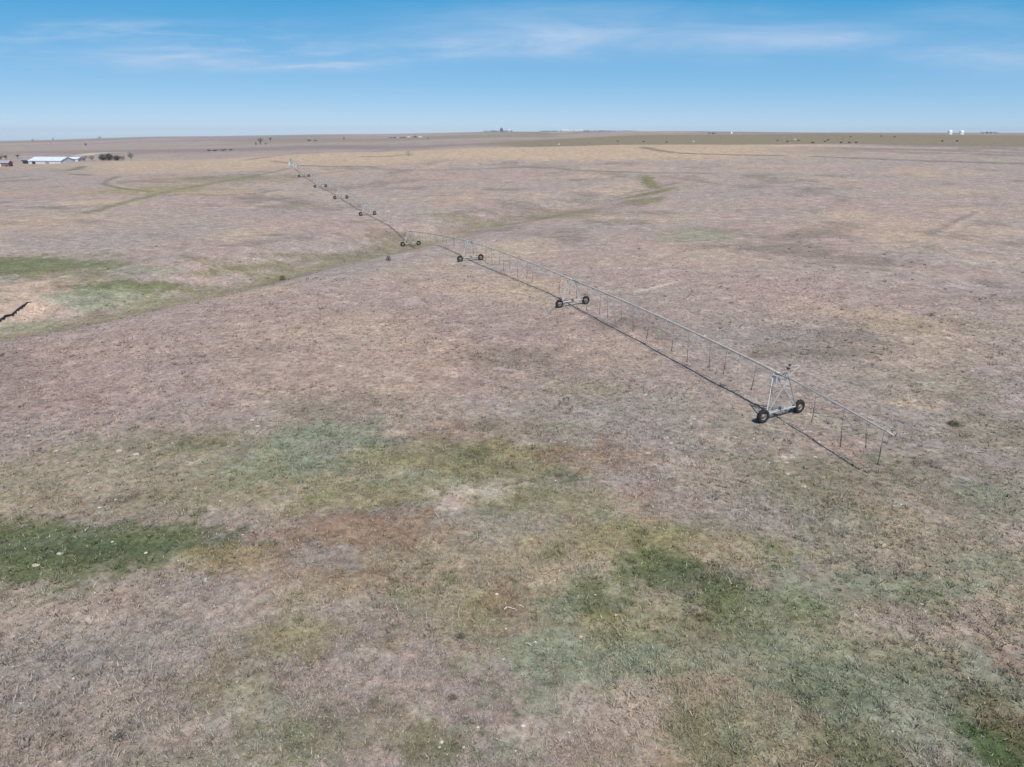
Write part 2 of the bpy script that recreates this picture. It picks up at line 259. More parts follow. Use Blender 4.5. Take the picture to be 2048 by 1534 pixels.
def land_colour(x, y):
    x = np.asarray(x, float); y = np.asarray(y, float); d = np.hypot(x, y); az = np.degrees(np.arctan2(x, y))
    c = np.zeros(x.shape+(3,)); c[:] = COL['base']
    def mix(m, col):
        c[:] = c*(1-m[..., None])+np.array(col)*m[..., None]
    n = fbm(x, y, 34, 4, 101); mix(sstep(.5, .72, n)*.55, COL['pink'])
    n = fbm(x, y, 22, 4, 211); mix(sstep(.54, .75, n)*.5, COL['tan'])
    n = fbm(x, y, 27, 4, 307); mix(sstep(.5, .75, n)*.45, COL['grey'])
    n = fbm(x, y, 15, 4, 401); mix(sstep(.56, .78, n)*.55, COL['dark'])
    near = sstep(75, 30, d)
    n = fbm(x, y, 10, 4, 501); mix(sstep(.42, .66, n+(fbm(x, y, 1.2, 3, 511, .65)-.5)*.3)*.42*near, COL['yolive'])
    n = fbm(x, y, 7, 4, 577); mix(sstep(.50, .66, n+(fbm(x, y, 1.0, 3, 521, .65)-.5)*.35)*.45*near, COL['sage'])
    lr = near*sstep(-22, -2, az+(fbm(x, y, 12, 2, 620)-.5)*14)
    mix(sstep(.56, .66, fbm(x, y, 2.2, 4, 631, .65)*.6+fbm(x, y, 12, 2, 641)*.4)*.7*lr, COL['green'])
    mix(sstep(.50, .62, fbm(x, y, 3.2, 4, 651, .65)*.6+fbm(x, y, 15, 2, 661)*.4)*.5*lr, COL['sage'])
    wx = (fbm(x, y, 9, 4, 601, .6)-.5); wy = (fbm(x, y, 9, 4, 701, .6)-.5)
    wx2 = (fbm(x, y, 1.4, 3, 801, .6)-.5); wy2 = (fbm(x, y, 1.4, 3, 901, .6)-.5)
    for (cx, cy, ex, ey, rx, ry, col, s) in PW:
        m = (np.abs(x-cx) < 1.9*(rx+ry)) & (np.abs(y-cy) < 1.9*(rx+ry))
        if not m.any(): continue
        k = min(rx, ry)
        px = x[m]-cx+wx[m]*k*1.1+wx2[m]*min(k*.4, 1.6)*2; py = y[m]-cy+wy[m]*k*1.1+wy2[m]*min(k*.4, 1.6)*2
        q = np.sqrt(((px*ex+py*ey)/rx)**2+((-px*ey+py*ex)/ry)**2)
        cs = min(max(k*.22, .25), 2.2)
        cn = (fbm(x[m], y[m], cs*2.2, 4, 950+int(rx*10) % 50, .68)-.5)*2.4
        w_ = (.30*sstep(1.25, .5, q)+.70*sstep(-.28, .28, (1-q)*1.05+cn))*sstep(1.9, 1.3, q)*s
        w_ = np.clip(w_, 0, 1)
        cc = c[m]; c[m] = cc*(1-w_[:, None])+np.array(col)*w_[:, None]
    n_ = (fbm(x, y, 60, 3, 960)-.5)*40
    mix(sstep(430, 475, d+n_)*sstep(620, 575, d)*sstep(-13, -9, az)*sstep(34, 15, az)*.85, COL['tan'])
    mix(sstep(400, 440, d+n_)*sstep(640, 560, d)*sstep(-33, -28, az)*sstep(-8, -12, az)*.6, COL['tan'])
    mix(sstep(440, 475, d)*sstep(620, 575, d)*sstep(15, 30, az)*sstep(.42, .6, fbm(x, y, 45, 3, 961))*.6, COL['mauve'])
    # winter-green pasture on the hill beyond the crest
    hillm = sstep(-3.5, 2.0, az+(fbm(x, y, 120, 2, 15)-.5)*3)*sstep(600, 640, d)*sstep(1500, 1300, d)
    mix(hillm*.92, COL['hill']); mix(hillm*sstep(1080, 1200, d)*.45, COL['tan'])
    far = sstep(1400, 2600, d); mix(far*sstep(.4, .6, fbm(x, y*.35, 700, 3, 77))*.6, COL['mauve'])
    mix(sstep(1600, 2500, d)*sstep(.55, .62, fbm(x, y*.3, 900, 2, 78))*.6, COL['hill'])
    mix(sstep(1600, 2500, d)*sstep(.60, .64, fbm(x, y*.3, 800, 2, 79))*.6, COL['tan'])
    for pts, hw, col, s in TW:
        pd, _, _ = poly_dist(x, y, pts)
        mix(sstep(hw*1.6, hw*.5, pd+wx2*hw)*s, col)
    # bottom of the swale stays greener
    pd, _, par = poly_dist(x, y, SWALE)
    mix(sstep(9, 2, pd+wx*9)*(.65-.4*sstep(.5, .62, par))*sstep(.88, .62, par)*np.clip(.4+1.2*fbm(x, y, 14, 3, 970), 0, 1), COL['olive'])
    # ruts worn by the wheels, rings about the pivot point
    rp = np.hypot(x-PIVOT[0], y-PIVOT[1])
    for r_ in TOWERS_R:
        q = np.abs(rp-r_+wx2*.7)
        mix(sstep(1.1, .3, q)*np.clip(.15+.75*sstep(.4, .6, fbm(x, y, 30, 2, int(r_))), 0, 1)*.20, COL['dark'])
        mix(sstep(.9, .3, np.abs(q-1.6))*.07, COL['pale'])
    g = .88+.24*fbm(x, y, 2.5, 4, 333, .65)
    c *= g[..., None]
    return c

# ---------------------------------------------------------------- materials
def newmat(name):
    m = bpy.data.materials.new(name); m.use_nodes = True; m.node_tree.nodes.clear(); return m
def finish(m, bsdf):
    o = nd(m.node_tree, 'ShaderNodeOutputMaterial'); m.node_tree.links.new(bsdf.outputs[0], o.inputs[0]); return m
def simple(name, col, rough=.6, metal=0, var=.18, scale=6, bump=0.0):
    m = newmat(name); t = m.node_tree
    b = nd(t, 'ShaderNodeBsdfPrincipled', i_Roughness=rough, i_Metallic=metal)
    g = nd(t, 'ShaderNodeNewGeometry'); n = nd(t, 'ShaderNodeTexNoise', i_Scale=scale, i_Detail=5.0, i_Roughness=.65)
    t.links.new(g.outputs['Position'], n.inputs['Vector'])
    mr = nd(t, 'ShaderNodeMapRange', i_1=.3, i_2=.7, i_3=1-var, i_4=1+var); t.links.new(n.outputs[0], mr.inputs[0])
    vm = nd(t, 'ShaderNodeVectorMath', operation='SCALE'); vm.inputs[0].default_value = col; t.links.new(mr.outputs[0], vm.inputs['Scale'])
    t.links.new(vm.outputs[0], b.inputs['Base Color'])
    if bump:
        bp = nd(t, 'ShaderNodeBump', i_Strength=.6, i_Distance=bump); t.links.new(n.outputs[0], bp.inputs['Height']); t.links.new(bp.outputs[0], b.inputs['Normal'])
    return finish(m, b)
def ground_mat():
    m = newmat('prairie_grass'); t = m.node_tree; l = t.links
    b = nd(t, 'ShaderNodeBsdfPrincipled', i_Roughness=.95); b.inputs['Specular IOR Level'].default_value = .1
    a = nd(t, 'ShaderNodeAttribute', attribute_name='tint'); g = nd(t, 'ShaderNodeNewGeometry')
    def noise(s, det, ro, lo, hi, a_, b_):
        n = nd(t, 'ShaderNodeTexNoise', i_Scale=s, i_Detail=det, i_Roughness=ro); l.new(g.outputs['Position'], n.inputs['Vector'])
        mr = nd(t, 'ShaderNodeMapRange', i_1=lo, i_2=hi, i_3=a_, i_4=b_); l.new(n.outputs[0], mr.inputs[0]); return n, mr
    n1, f1 = noise(.35, 12, .78, .30, .70, .66, 1.34)
    n2, f2 = noise(2.2, 8, .8, .33, .67, .50, 1.50)
    n3, f3 = noise(9.0, 6, .8, .58, .66, 0, 1)       # pale straw litter
    n5, f5 = noise(1.05, 5, .62, .53, .68, 1.0, .70)  # darker bunch-grass clumps
    n6, f6 = noise(.42, 4, .6, .55, .68, 1.0, 1.28)   # paler trampled spots
    m0 = nd(t, 'ShaderNodeMath', operation='MULTIPLY'); l.new(f1.outputs[0], m0.inputs[0]); l.new(f2.outputs[0], m0.inputs[1])
    m1_ = nd(t, 'ShaderNodeMath', operation='MULTIPLY'); l.new(m0.outputs[0], m1_.inputs[0]); l.new(f5.outputs[0], m1_.inputs[1])
    mm = nd(t, 'ShaderNodeMath', operation='MULTIPLY'); l.new(m1_.outputs[0], mm.inputs[0]); l.new(f6.outputs[0], mm.inputs[1])
    vm = nd(t, 'ShaderNodeVectorMath', operation='SCALE'); l.new(a.outputs['Color'], vm.inputs[0]); l.new(mm.outputs[0], vm.inputs['Scale'])
    n4, f4 = noise(.9, 6, .7, .35, .65, 0, 1)
    warm = nd(t, 'ShaderNodeVectorMath', operation='MULTIPLY'); warm.inputs[1].default_value = (1.09, .985, .90); l.new(vm.outputs[0], warm.inputs[0])
    cool = nd(t, 'ShaderNodeVectorMath', operation='MULTIPLY'); cool.inputs[1].default_value = (.985, 1.005, .995); l.new(vm.outputs[0], cool.inputs[0])
    mw = nd(t, 'ShaderNodeMixRGB'); l.new(f4.outputs[0], mw.inputs[0]); l.new(cool.outputs[0], mw.inputs[1]); l.new(warm.outputs[0], mw.inputs[2])
    ms = nd(t, 'ShaderNodeMixRGB', i_Color2=(.52, .46, .37, 1)); s_ = nd(t, 'ShaderNodeMath', operation='MULTIPLY', i_1=.35); l.new(f3.outputs[0], s_.inputs[0])
    l.new(s_.outputs[0], ms.inputs[0]); l.new(mw.outputs[0], ms.inputs[1]); l.new(ms.outputs[0], b.inputs['Base Color'])
    bp = nd(t, 'ShaderNodeBump', i_Strength=.85, i_Distance=.16); l.new(n2.outputs[0], bp.inputs['Height']); l.new(bp.outputs[0], b.inputs['Normal'])
    return finish(m, b)
def attr_mat(name, rough=.85, transl=0):
    m = newmat(name); t = m.node_tree; b = nd(t, 'ShaderNodeBsdfPrincipled', i_Roughness=rough); b.inputs['Specular IOR Level'].default_value = .15
    a = nd(t, 'ShaderNodeAttribute', attribute_name='tint')
    n = nd(t, 'ShaderNodeTexNoise', i_Scale=5.0, i_Detail=3.0); g = nd(t, 'ShaderNodeNewGeometry'); t.links.new(g.outputs['Position'], n.inputs['Vector'])
    mr = nd(t, 'ShaderNodeMapRange', i_1=.3, i_2=.7, i_3=.85, i_4=1.15); t.links.new(n.outputs[0], mr.inputs[0])
    vm = nd(t, 'ShaderNodeVectorMath', operation='SCALE'); t.links.new(a.outputs['Color'], vm.inputs[0]); t.links.new(mr.outputs[0], vm.inputs['Scale'])
    t.links.new(vm.outputs[0], b.inputs['Base Color']); return finish(m, b)
M = dict(
 galv=simple('galvanised_steel', (.47, .46, .44), .5, .2, .15, 3), galvd=simple('weathered_galvanised_steel', (.36, .35, .33), .55, .3, .25, 5),
 pipe=simple('pipe_steel', (.52, .475, .41), .5, .12, .2, 1.5),
 rubber=simple('tyre_rubber', (.022, .020, .019), .85, 0, .4, 9, .01), rim=simple('wheel_rim_steel', (.26, .235, .20), .65, .1, .3, 5),
 hose=simple('drop_hose_rubber', (.10, .10, .10), .6), hoseg=simple('drop_tube_grey', (.20, .19, .18), .6), black=simple('black_plastic', (.02, .02, .02), .5),
 panel=simple('panel_paint', (.55, .58, .60), .45, 0, .06), box=simple('control_box_paint', (.62, .66, .70), .45, 0, .08),
 roofw=simple('white_sheet_roof', (.72, .76, .80), .4, .1, .08, .3), wallw=simple('white_sheet_wall', (.62, .58, .58), .6, 0, .1, .5),
 red=simple('red_barn_paint', (.27, .14, .12), .7, 0, .2, 1), roofg=simple('grey_sheet_roof', (.40, .40, .42), .5, .2, .15, .5), opening_shade=simple('painted_doorway_shade', (.03, .03, .035), .8),
 dkc=simple('dark_concrete', (.11, .11, .12), .8), concrete=simple('concrete', (.40, .38, .35), .8), bark=simple('bare_branches', (.17, .145, .135), .9, 0, .3, 1), leafd=simple('evergreen_leaves', (.085, .105, .08), .8, 0, .4, .7),
 shrubl=simple('winter_shrub_leaves', (.14, .125, .07), .85, 0, .4, 6), scrub=simple('bare_thicket', (.12, .098, .092), .9, 0, .4, .6),
 chalk=simple('chalky_stone', (.58, .53, .46), .85, 0, .2, 8, .02), stone=simple('pale_limestone', (.50, .43, .35), .85, 0, .2, 8, .03), wood=simple('dry_pale_wood', (.66, .60, .48), .8, 0, .15, 12),
 cb=simple('black_hide', (.015, .013, .012), .6), cw=simple('white_hide', (.68, .63, .55), .7), ct=simple('tan_hide', (.34, .20, .11), .7), cbr=simple('brown_hide', (.10, .05, .03), .7),
 soil=simple('bare_soil', (.40, .30, .235), .95, 0, .25, 1.2, .1), soild=simple('undercut_shade_soil', (.12, .085, .065), .95, 0, .3, 1.2, .1), bin=simple('white_bin_steel', (.82, .84, .86), .35, .2, .05, .3),
 glass=simple('window_glass', (.04, .05, .06), .1))
M['ground'] = ground_mat(); M['blades'] = attr_mat('dry_grass_blades')

# ---------------------------------------------------------------- mesh helpers
class MB:
    def __init__(s): s.v = []; s.f = []; s.m = []; s.mats = []
    def mi(s, m):
        if m not in s.mats: s.mats.append(m)
        return s.mats.index(m)
    def add(s, vs, fs, m):
        o = len(s.v); k = s.mi(m); s.v += [tuple(p) for p in vs]; s.f += [tuple(i+o for i in f) for f in fs]; s.m += [k]*len(fs)
    def tube(s, pts, r, m, n=7, cap=True):
        pts = [Vector(p) for p in pts]; rs = r if isinstance(r, (list, tuple)) else [r]*len(pts)
        vs = []; fs = []
        for i, p in enumerate(pts):
            d = (pts[min(i+1, len(pts)-1)]-pts[max(i-1, 0)]).normalized()
            up = Vector((0, 0, 1)) if abs(d.z) < .95 else Vector((1, 0, 0))
            a = d.cross(up).normalized(); b = d.cross(a)
            vs += [p+(a*math.cos(2*math.pi*k/n)+b*math.sin(2*math.pi*k/n))*rs[i] for k in range(n)]
        for i in range(len(pts)-1):
            for k in range(n):
                fs.append((i*n+k, i*n+(k+1) % n, (i+1)*n+(k+1) % n, (i+1)*n+k))
        if cap: fs.append(tuple(range(n))[::-1]); fs.append(tuple((len(pts)-1)*n+k for k in range(n)))
        s.add(vs, fs, m)
    def box(s, c, sz, m, mat=None):
        x, y, z = [k/2 for k in sz]; vs = [Vector((i*x, j*y, k*z)) for i in (-1, 1) for j in (-1, 1) for k in (-1, 1)]
        if mat is not None: vs = [mat @ p for p in vs]
        vs = [p+Vector(c) for p in vs]
        s.add(vs, [(0, 1, 3, 2), (4, 6, 7, 5), (0, 4, 5, 1), (2, 3, 7, 6), (0, 2, 6, 4), (1, 5, 7, 3)], m)
    def lathe(s, prof, c, axis, m, n=28):        # profile (radius, offset along the axis)
        ax = Vector(axis).normalized(); up = Vector((0, 0, 1)) if abs(ax.z) < .9 else Vector((1, 0, 0)); a = ax.cross(up).normalized(); b = ax.cross(a)
        vs = []; fs = []; c = Vector(c)
        for (r_, h) in prof: vs += [c+ax*h+(a*math.cos(2*math.pi*k/n)+b*math.sin(2*math.pi*k/n))*r_ for k in range(n)]
        for i in range(len(prof)-1):
            for k in range(n): fs.append((i*n+k, i*n+(k+1) % n, (i+1)*n+(k+1) % n, (i+1)*n+k))
        s.add(vs, fs, m)
    def build(s, name, parent=None, smooth=False):
        me = bpy.data.meshes.new(name); me.from_pydata(s.v, [], s.f)
        for m in s.mats: me.materials.append(m)
        me.polygons.foreach_set('material_index', s.m)
        if smooth: me.polygons.foreach_set('use_smooth', [True]*len(s.f))
        me.update(); o = bpy.data.objects.new(name, me); C.objects.link(o)
        if parent: o.parent = parent
        return o
def empty(name, loc=(0, 0, 0), rz=0):
    o = bpy.data.objects.new(name, None); C.objects.link(o); o.location = loc; o.rotation_euler = (0, 0, rz); o.empty_display_size = .3; return o
def tag(o, label=None, cat=None, group=None, kind=None):
    for k, v in (('label', label), ('category', cat), ('group', group), ('kind', kind)):
        if v: o[k] = v
    return o
def copy_tree(o, parent=None):
    c = o.copy(); C.objects.link(c)
    if parent: c.parent = parent
    for ch in o.children: copy_tree(ch, c)
    return c
def np_mesh(name, V, Fc, mat, nside, tint=None, smooth=False):
    me = bpy.data.meshes.new(name); nf = len(Fc)
    me.vertices.add(len(V)); me.vertices.foreach_set('co', V.astype(np.float32).ravel())
    me.loops.add(nf*nside); me.loops.foreach_set('vertex_index', Fc.astype(np.int32).ravel())
    me.polygons.add(nf); me.polygons.foreach_set('loop_start', np.arange(0, nf*nside, nside, dtype=np.int32)); me.polygons.foreach_set('loop_total', np.full(nf, nside, np.int32))
    if smooth: me.polygons.foreach_set('use_smooth', np.ones(nf, bool))
    if tint is not None:
        at_ = me.attributes.new('tint', 'FLOAT_COLOR', 'POINT'); at_.data.foreach_set('color', np.concatenate([tint, np.ones((len(tint), 1))], 1).astype(np.float32).ravel())
    me.materials.append(mat); me.update(calc_edges=True); o = bpy.data.objects.new(name, me); C.objects.link(o); return o

# ---------------------------------------------------------------- ground sheet
az_f = np.arange(-52, 52.01, .19); az_c = np.concatenate([np.arange(-180, -54, 2.7), az_f, np.arange(54.5, 178, 2.7)])
azs = np.radians(az_c); rad = np.geomspace(2.5, 12000, 1350)
A, RR = np.meshgrid(azs, rad); X = RR*np.sin(A); Y = RR*np.cos(A)
Z = height(X, Y); T = land_colour(X.ravel(), Y.ravel())
V = np.stack([X.ravel(), Y.ravel(), Z.ravel()], 1); na = len(azs); nr = len(rad)
i, j = np.meshgrid(np.arange(nr-1), np.arange(na), indexing='ij'); j2 = (j+1) % na
Fc = np.stack([i*na+j, (i+1)*na+j, (i+1)*na+j2, i*na+j2], -1).reshape(-1, 4)[:, ::-1]
c0 = len(V); V = np.concatenate([V, [[0, 0, hz(0, 0)]]]); T = np.concatenate([T, T[:1]])
ground = np_mesh('ground', V, Fc, M['ground'], 4, T, True)
# close the middle under the camera
capm = MB(); ring = [Vector(V[k]) for k in range(na)]; capm.add([Vector((0, 0, ring[0].z))]+ring, [(0, 1+(k+1) % na, 1+k) for k in range(na)], M['soil'])
cap = capm.build('ground_under_camera'); 
import bmesh
bmm = bmesh.new(); bmm.from_mesh(ground.data)
bmm.verts.ensure_lookup_table(); lay = bmm.verts.layers.float_color['tint']
for k in range(na):
    bmm.faces.new((bmm.verts[c0], bmm.verts[(k+1) % na], bmm.verts[k])).smooth = True
bmm.to_mesh(ground.data); bmm.free()
bpy.data.objects.remove(cap)
tag(ground, kind='structure')

# ---------------------------------------------------------------- grass tufts
nT = 240000
dT = 8*(140/8)**(rng.random(nT)**.80); aT = np.radians((rng.random(nT)*2-1)*64); xT = dT*np.sin(aT); yT = dT*np.cos(aT)
keep = (fbm(xT, yT, 3.0, 3, 444) + rng.random(nT)*.5 > .62) & (rng.random(nT) < sstep(64, 50, np.abs(np.degrees(aT)))) & (rng.random(nT) < sstep(8, 16, dT)) & (rng.random(nT) < sstep(140, 95, dT)*.9+.1)
xT, yT, dT = xT[keep], yT[keep], dT[keep]; nT = len(xT)
cT = land_colour(xT, yT); zT = height(xT, yT); nb = 6
hT = (.07+.13*rng.random(nT)**2)*(.6+.8*fbm(xT, yT, 6, 2, 71))*np.where(rng.random(nT) < .16, 1.9, 1.0)
rep = lambda a: np.repeat(a, nb, axis=0)
x, y, z, h, d_ = rep(xT), rep(yT), rep(zT), rep(hT), rep(dT); c = rep(cT); n_ = len(x)
spread = .03+.05*rng.random(n_); th = rng.random(n_)*2*np.pi; x = x+np.cos(th)*spread; y = y+np.sin(th)*spread
w_ = (.008+.012*rng.random(n_))*(1+d_/60); ph = rng.random(n_)*np.pi; lean = h*(.3+.9*rng.random(n_))
hh = h*(.5+.7*rng.random(n_))
P0 = np.stack([x-np.cos(ph)*w_, y-np.sin(ph)*w_, z-.01], 1); P1 = np.stack([x+np.cos(ph)*w_, y+np.sin(ph)*w_, z-.01], 1)
P2 = np.stack([x+np.cos(th)*lean, y+np.sin(th)*lean, z+hh], 1)
tint = c*(.75+.65*rng.random((n_, 1))); straw = rng.random(n_) < .12; tint[straw] = np.array([.50, .44, .34])*(.7+.4*rng.random((straw.sum(), 1)))
# coarser bunches standing among the short grass
nB = 11000; dB = 9*(190/9)**rng.random(nB); aB = np.radians((rng.random(nB)*2-1)*66); xB = dB*np.sin(aB); yB = dB*np.cos(aB)
kb = (fbm(xB, yB, 8, 3, 1444)+rng.random(nB)*.35 > .68) & (rng.random(nB) < sstep(66, 46, np.abs(np.degrees(aB)))) & (rng.random(nB) < sstep(190, 110, dB)); xB, yB, dB = xB[kb], yB[kb], dB[kb]; nB = len(xB); nb2 = 22
cB = land_colour(xB, yB)*(.6+.4*rng.random((nB, 1))); zB = height(xB, yB); sB = .10+.22*rng.random(nB)**2
r2 = lambda a: np.repeat(a, nb2, axis=0); nq = nB*nb2
th = rng.random(nq)*2*np.pi; rr_ = r2(sB)*np.sqrt(rng.random(nq)); x = r2(xB)+np.cos(th)*rr_; y = r2(yB)+np.sin(th)*rr_; z = r2(zB); ph = rng.random(nq)*np.pi
w2_ = (.010+.014*rng.random(nq))*(1+r2(dB)/70); h2 = r2(sB)*(.5+.9*rng.random(nq)); ln = r2(sB)*(.2+.8*rng.random(nq))
Q0 = np.stack([x-np.cos(ph)*w2_, y-np.sin(ph)*w2_, z-.01], 1); Q1 = np.stack([x+np.cos(ph)*w2_, y+np.sin(ph)*w2_, z-.01], 1); Q2 = np.stack([x+np.cos(th)*ln, y+np.sin(th)*ln, z+h2], 1)
tB = r2(cB)*(.7+.7*rng.random((nq, 1)))
P0 = np.concatenate([P0, Q0]); P1 = np.concatenate([P1, Q1]); P2 = np.concatenate([P2, Q2]); tint = np.concatenate([tint, tB]); n_ += nq
V = np.stack([P0, P1, P2], 1).reshape(-1, 3); Fc = np.arange(n_*3).reshape(-1, 3)
tint = np.clip(np.repeat(tint, 3, axis=0), 0, .8)
grass = np_mesh('grass', V, Fc, M['blades'], 3, tint)
tag(grass, 'short dry winter grass tufts covering the near pasture', 'grass', kind='stuff')

# ---------------------------------------------------------------- undercut bank of the washed-out gully
mb = MB(); pts = []
for (x0, y0), (x1, y1) in zip(BANK[:-1], BANK[1:]):
    nseg = 8
    for k in range(nseg): pts.append((x0+(x1-x0)*k/nseg, y0+(y1-y0)*k/nseg))
rows = []
for k, (x, y) in enumerate(pts):
    xn, yn = pts[min(k+1, len(pts)-1)]; xp, yp = pts[max(k-1, 0)]; t = Vector((xn-xp, yn-yp, 0)).normalized(); nrm = Vector((t.y, -t.x, 0))
    env = math.sin(math.pi*min(1, max(0, k/(len(pts)-1))))**.5
    jit = .30*(float(vnoise(np.array([k*.31]), np.array([.5]), 3)[0])-.5)+random.uniform(-.03, .03); zt = hz(x-nrm.x*.7, y-nrm.y*.7)+.05; p = Vector((x, y, 0))
    prof = [(-1.3, zt+.03), (.25+jit, zt+.08), (.38+jit, zt-.05), (.34+jit, zt-.14), (-.12+jit*.4, zt-.24*env-.06), (-.12+jit, zt-.40*env-.08), (1.1+jit*2, min(hz(x+nrm.x*(1.1+jit*2), y+nrm.y*(1.1+jit*2))-.22, zt-.5*env-.15))]
    rows.append([p+nrm*o+Vector((0, 0, zz_)) for o, zz_ in prof])
nv = len(rows[0]); vs = [q for r_ in rows for q in r_]
fs_s = [(k*nv+q, (k+1)*nv+q, (k+1)*nv+q+1, k*nv+q+1) for k in range(len(rows)-1) for q in (0, 1, 2, 5)]
fs_d = [(k*nv+q, (k+1)*nv+q, (k+1)*nv+q+1, k*nv+q+1) for k in range(len(rows)-1) for q in (3, 4)]  # recessed faces: the shade under the lip is put into a darker soil colour
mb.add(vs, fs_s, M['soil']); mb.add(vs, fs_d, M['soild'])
tag(mb.build('gully_bank'), kind='structure')

# ---------------------------------------------------------------- centre pivot irrigation machine
piv = empty('irrigation_machine', (PIVOT[0], PIVOT[1], hz(*PIVOT)))
tag(piv, 'long galvanised centre pivot irrigation line on wheeled towers crossing the dry field', 'irrigation system')
def under(o, parent): o.parent = parent; o.matrix_parent_inverse = Matrix.Identity(4); return o
ploc = Vector(piv.location)
PIPE_H = 3.9; WB = 2.3; WR = .62
line_dir = []
ALL = TW_POS+[PIVOT]
tops = []
for k, (x, y) in enumerate(TW_POS):
    nx, ny = ALL[k+1]; px, py = ALL[k-1] if k else (27.3, 44.8)
    d = Vector((nx-px, ny-py, 0)).normalized(); d.rotate(Matrix.Rotation(R([10, 5, 4, 5, 4, 3, 0, 0][k]), 3, 'Z')); q = Vector((d.y, -d.x, 0))
    g1 = hz(x+q.x*WB, y+q.y*WB); g2 = hz(x-q.x*WB, y-q.y*WB)
    line_dir.append((d, q, g1, g2)); tops.append(Vector((x, y, (g1+g2)/2+PIPE_H)))
PT = Vector((PIVOT[0], PIVOT[1], hz(*PIVOT)+4.3))
# wheel shared by all towers: tyre with lugs and a dished rim, axis +X
def wheel_mesh():
    m = MB(); w2 = .17
    prof = [(.33, -w2*.7), (.42, -w2), (.56, -w2), (.60, -w2*.8), (.615, 0), (.60, w2*.8), (.56, w2), (.42, w2), (.33, w2*.7), (.33, -w2*.7)]
    m.lathe(prof, (0, 0, 0), (1, 0, 0), M['rubber'], 32)
    m.lathe([(.34, -w2*.72), (.32, -w2*.6), (.31, .02), (.12, .05), (.12, .10), (.0, .10)], (0, 0, 0), (1, 0, 0), M['rim'], 24)
    m.lathe([(.34, w2*.72), (.33, w2*.6), (.31, .025), (.12, .0), (.12, -.02), (.0, -.02)], (0, 0, 0), (1, 0, 0), M['rim'], 24)
    for k in range(24):
        a = 2*math.pi*k/24; s = -1 if k % 2 else 1
        Rm = Matrix.Rotation(a, 3, 'X') @ Matrix.Rotation(R(28)*s, 3, 'Z')
        c = Matrix.Rotation(a, 3, 'X') @ Vector((s*w2*.45, 0, .612))
        m.box(c, (w2*1.05, .045, .05), M['rubber'], Rm)
    for k in range(8):
        a = 2*math.pi*k/8; m.box((.06, math.cos(a)*.17, math.sin(a)*.17), (.03, .03, .03), M['galvd'])
    return m
proto_wheel = None
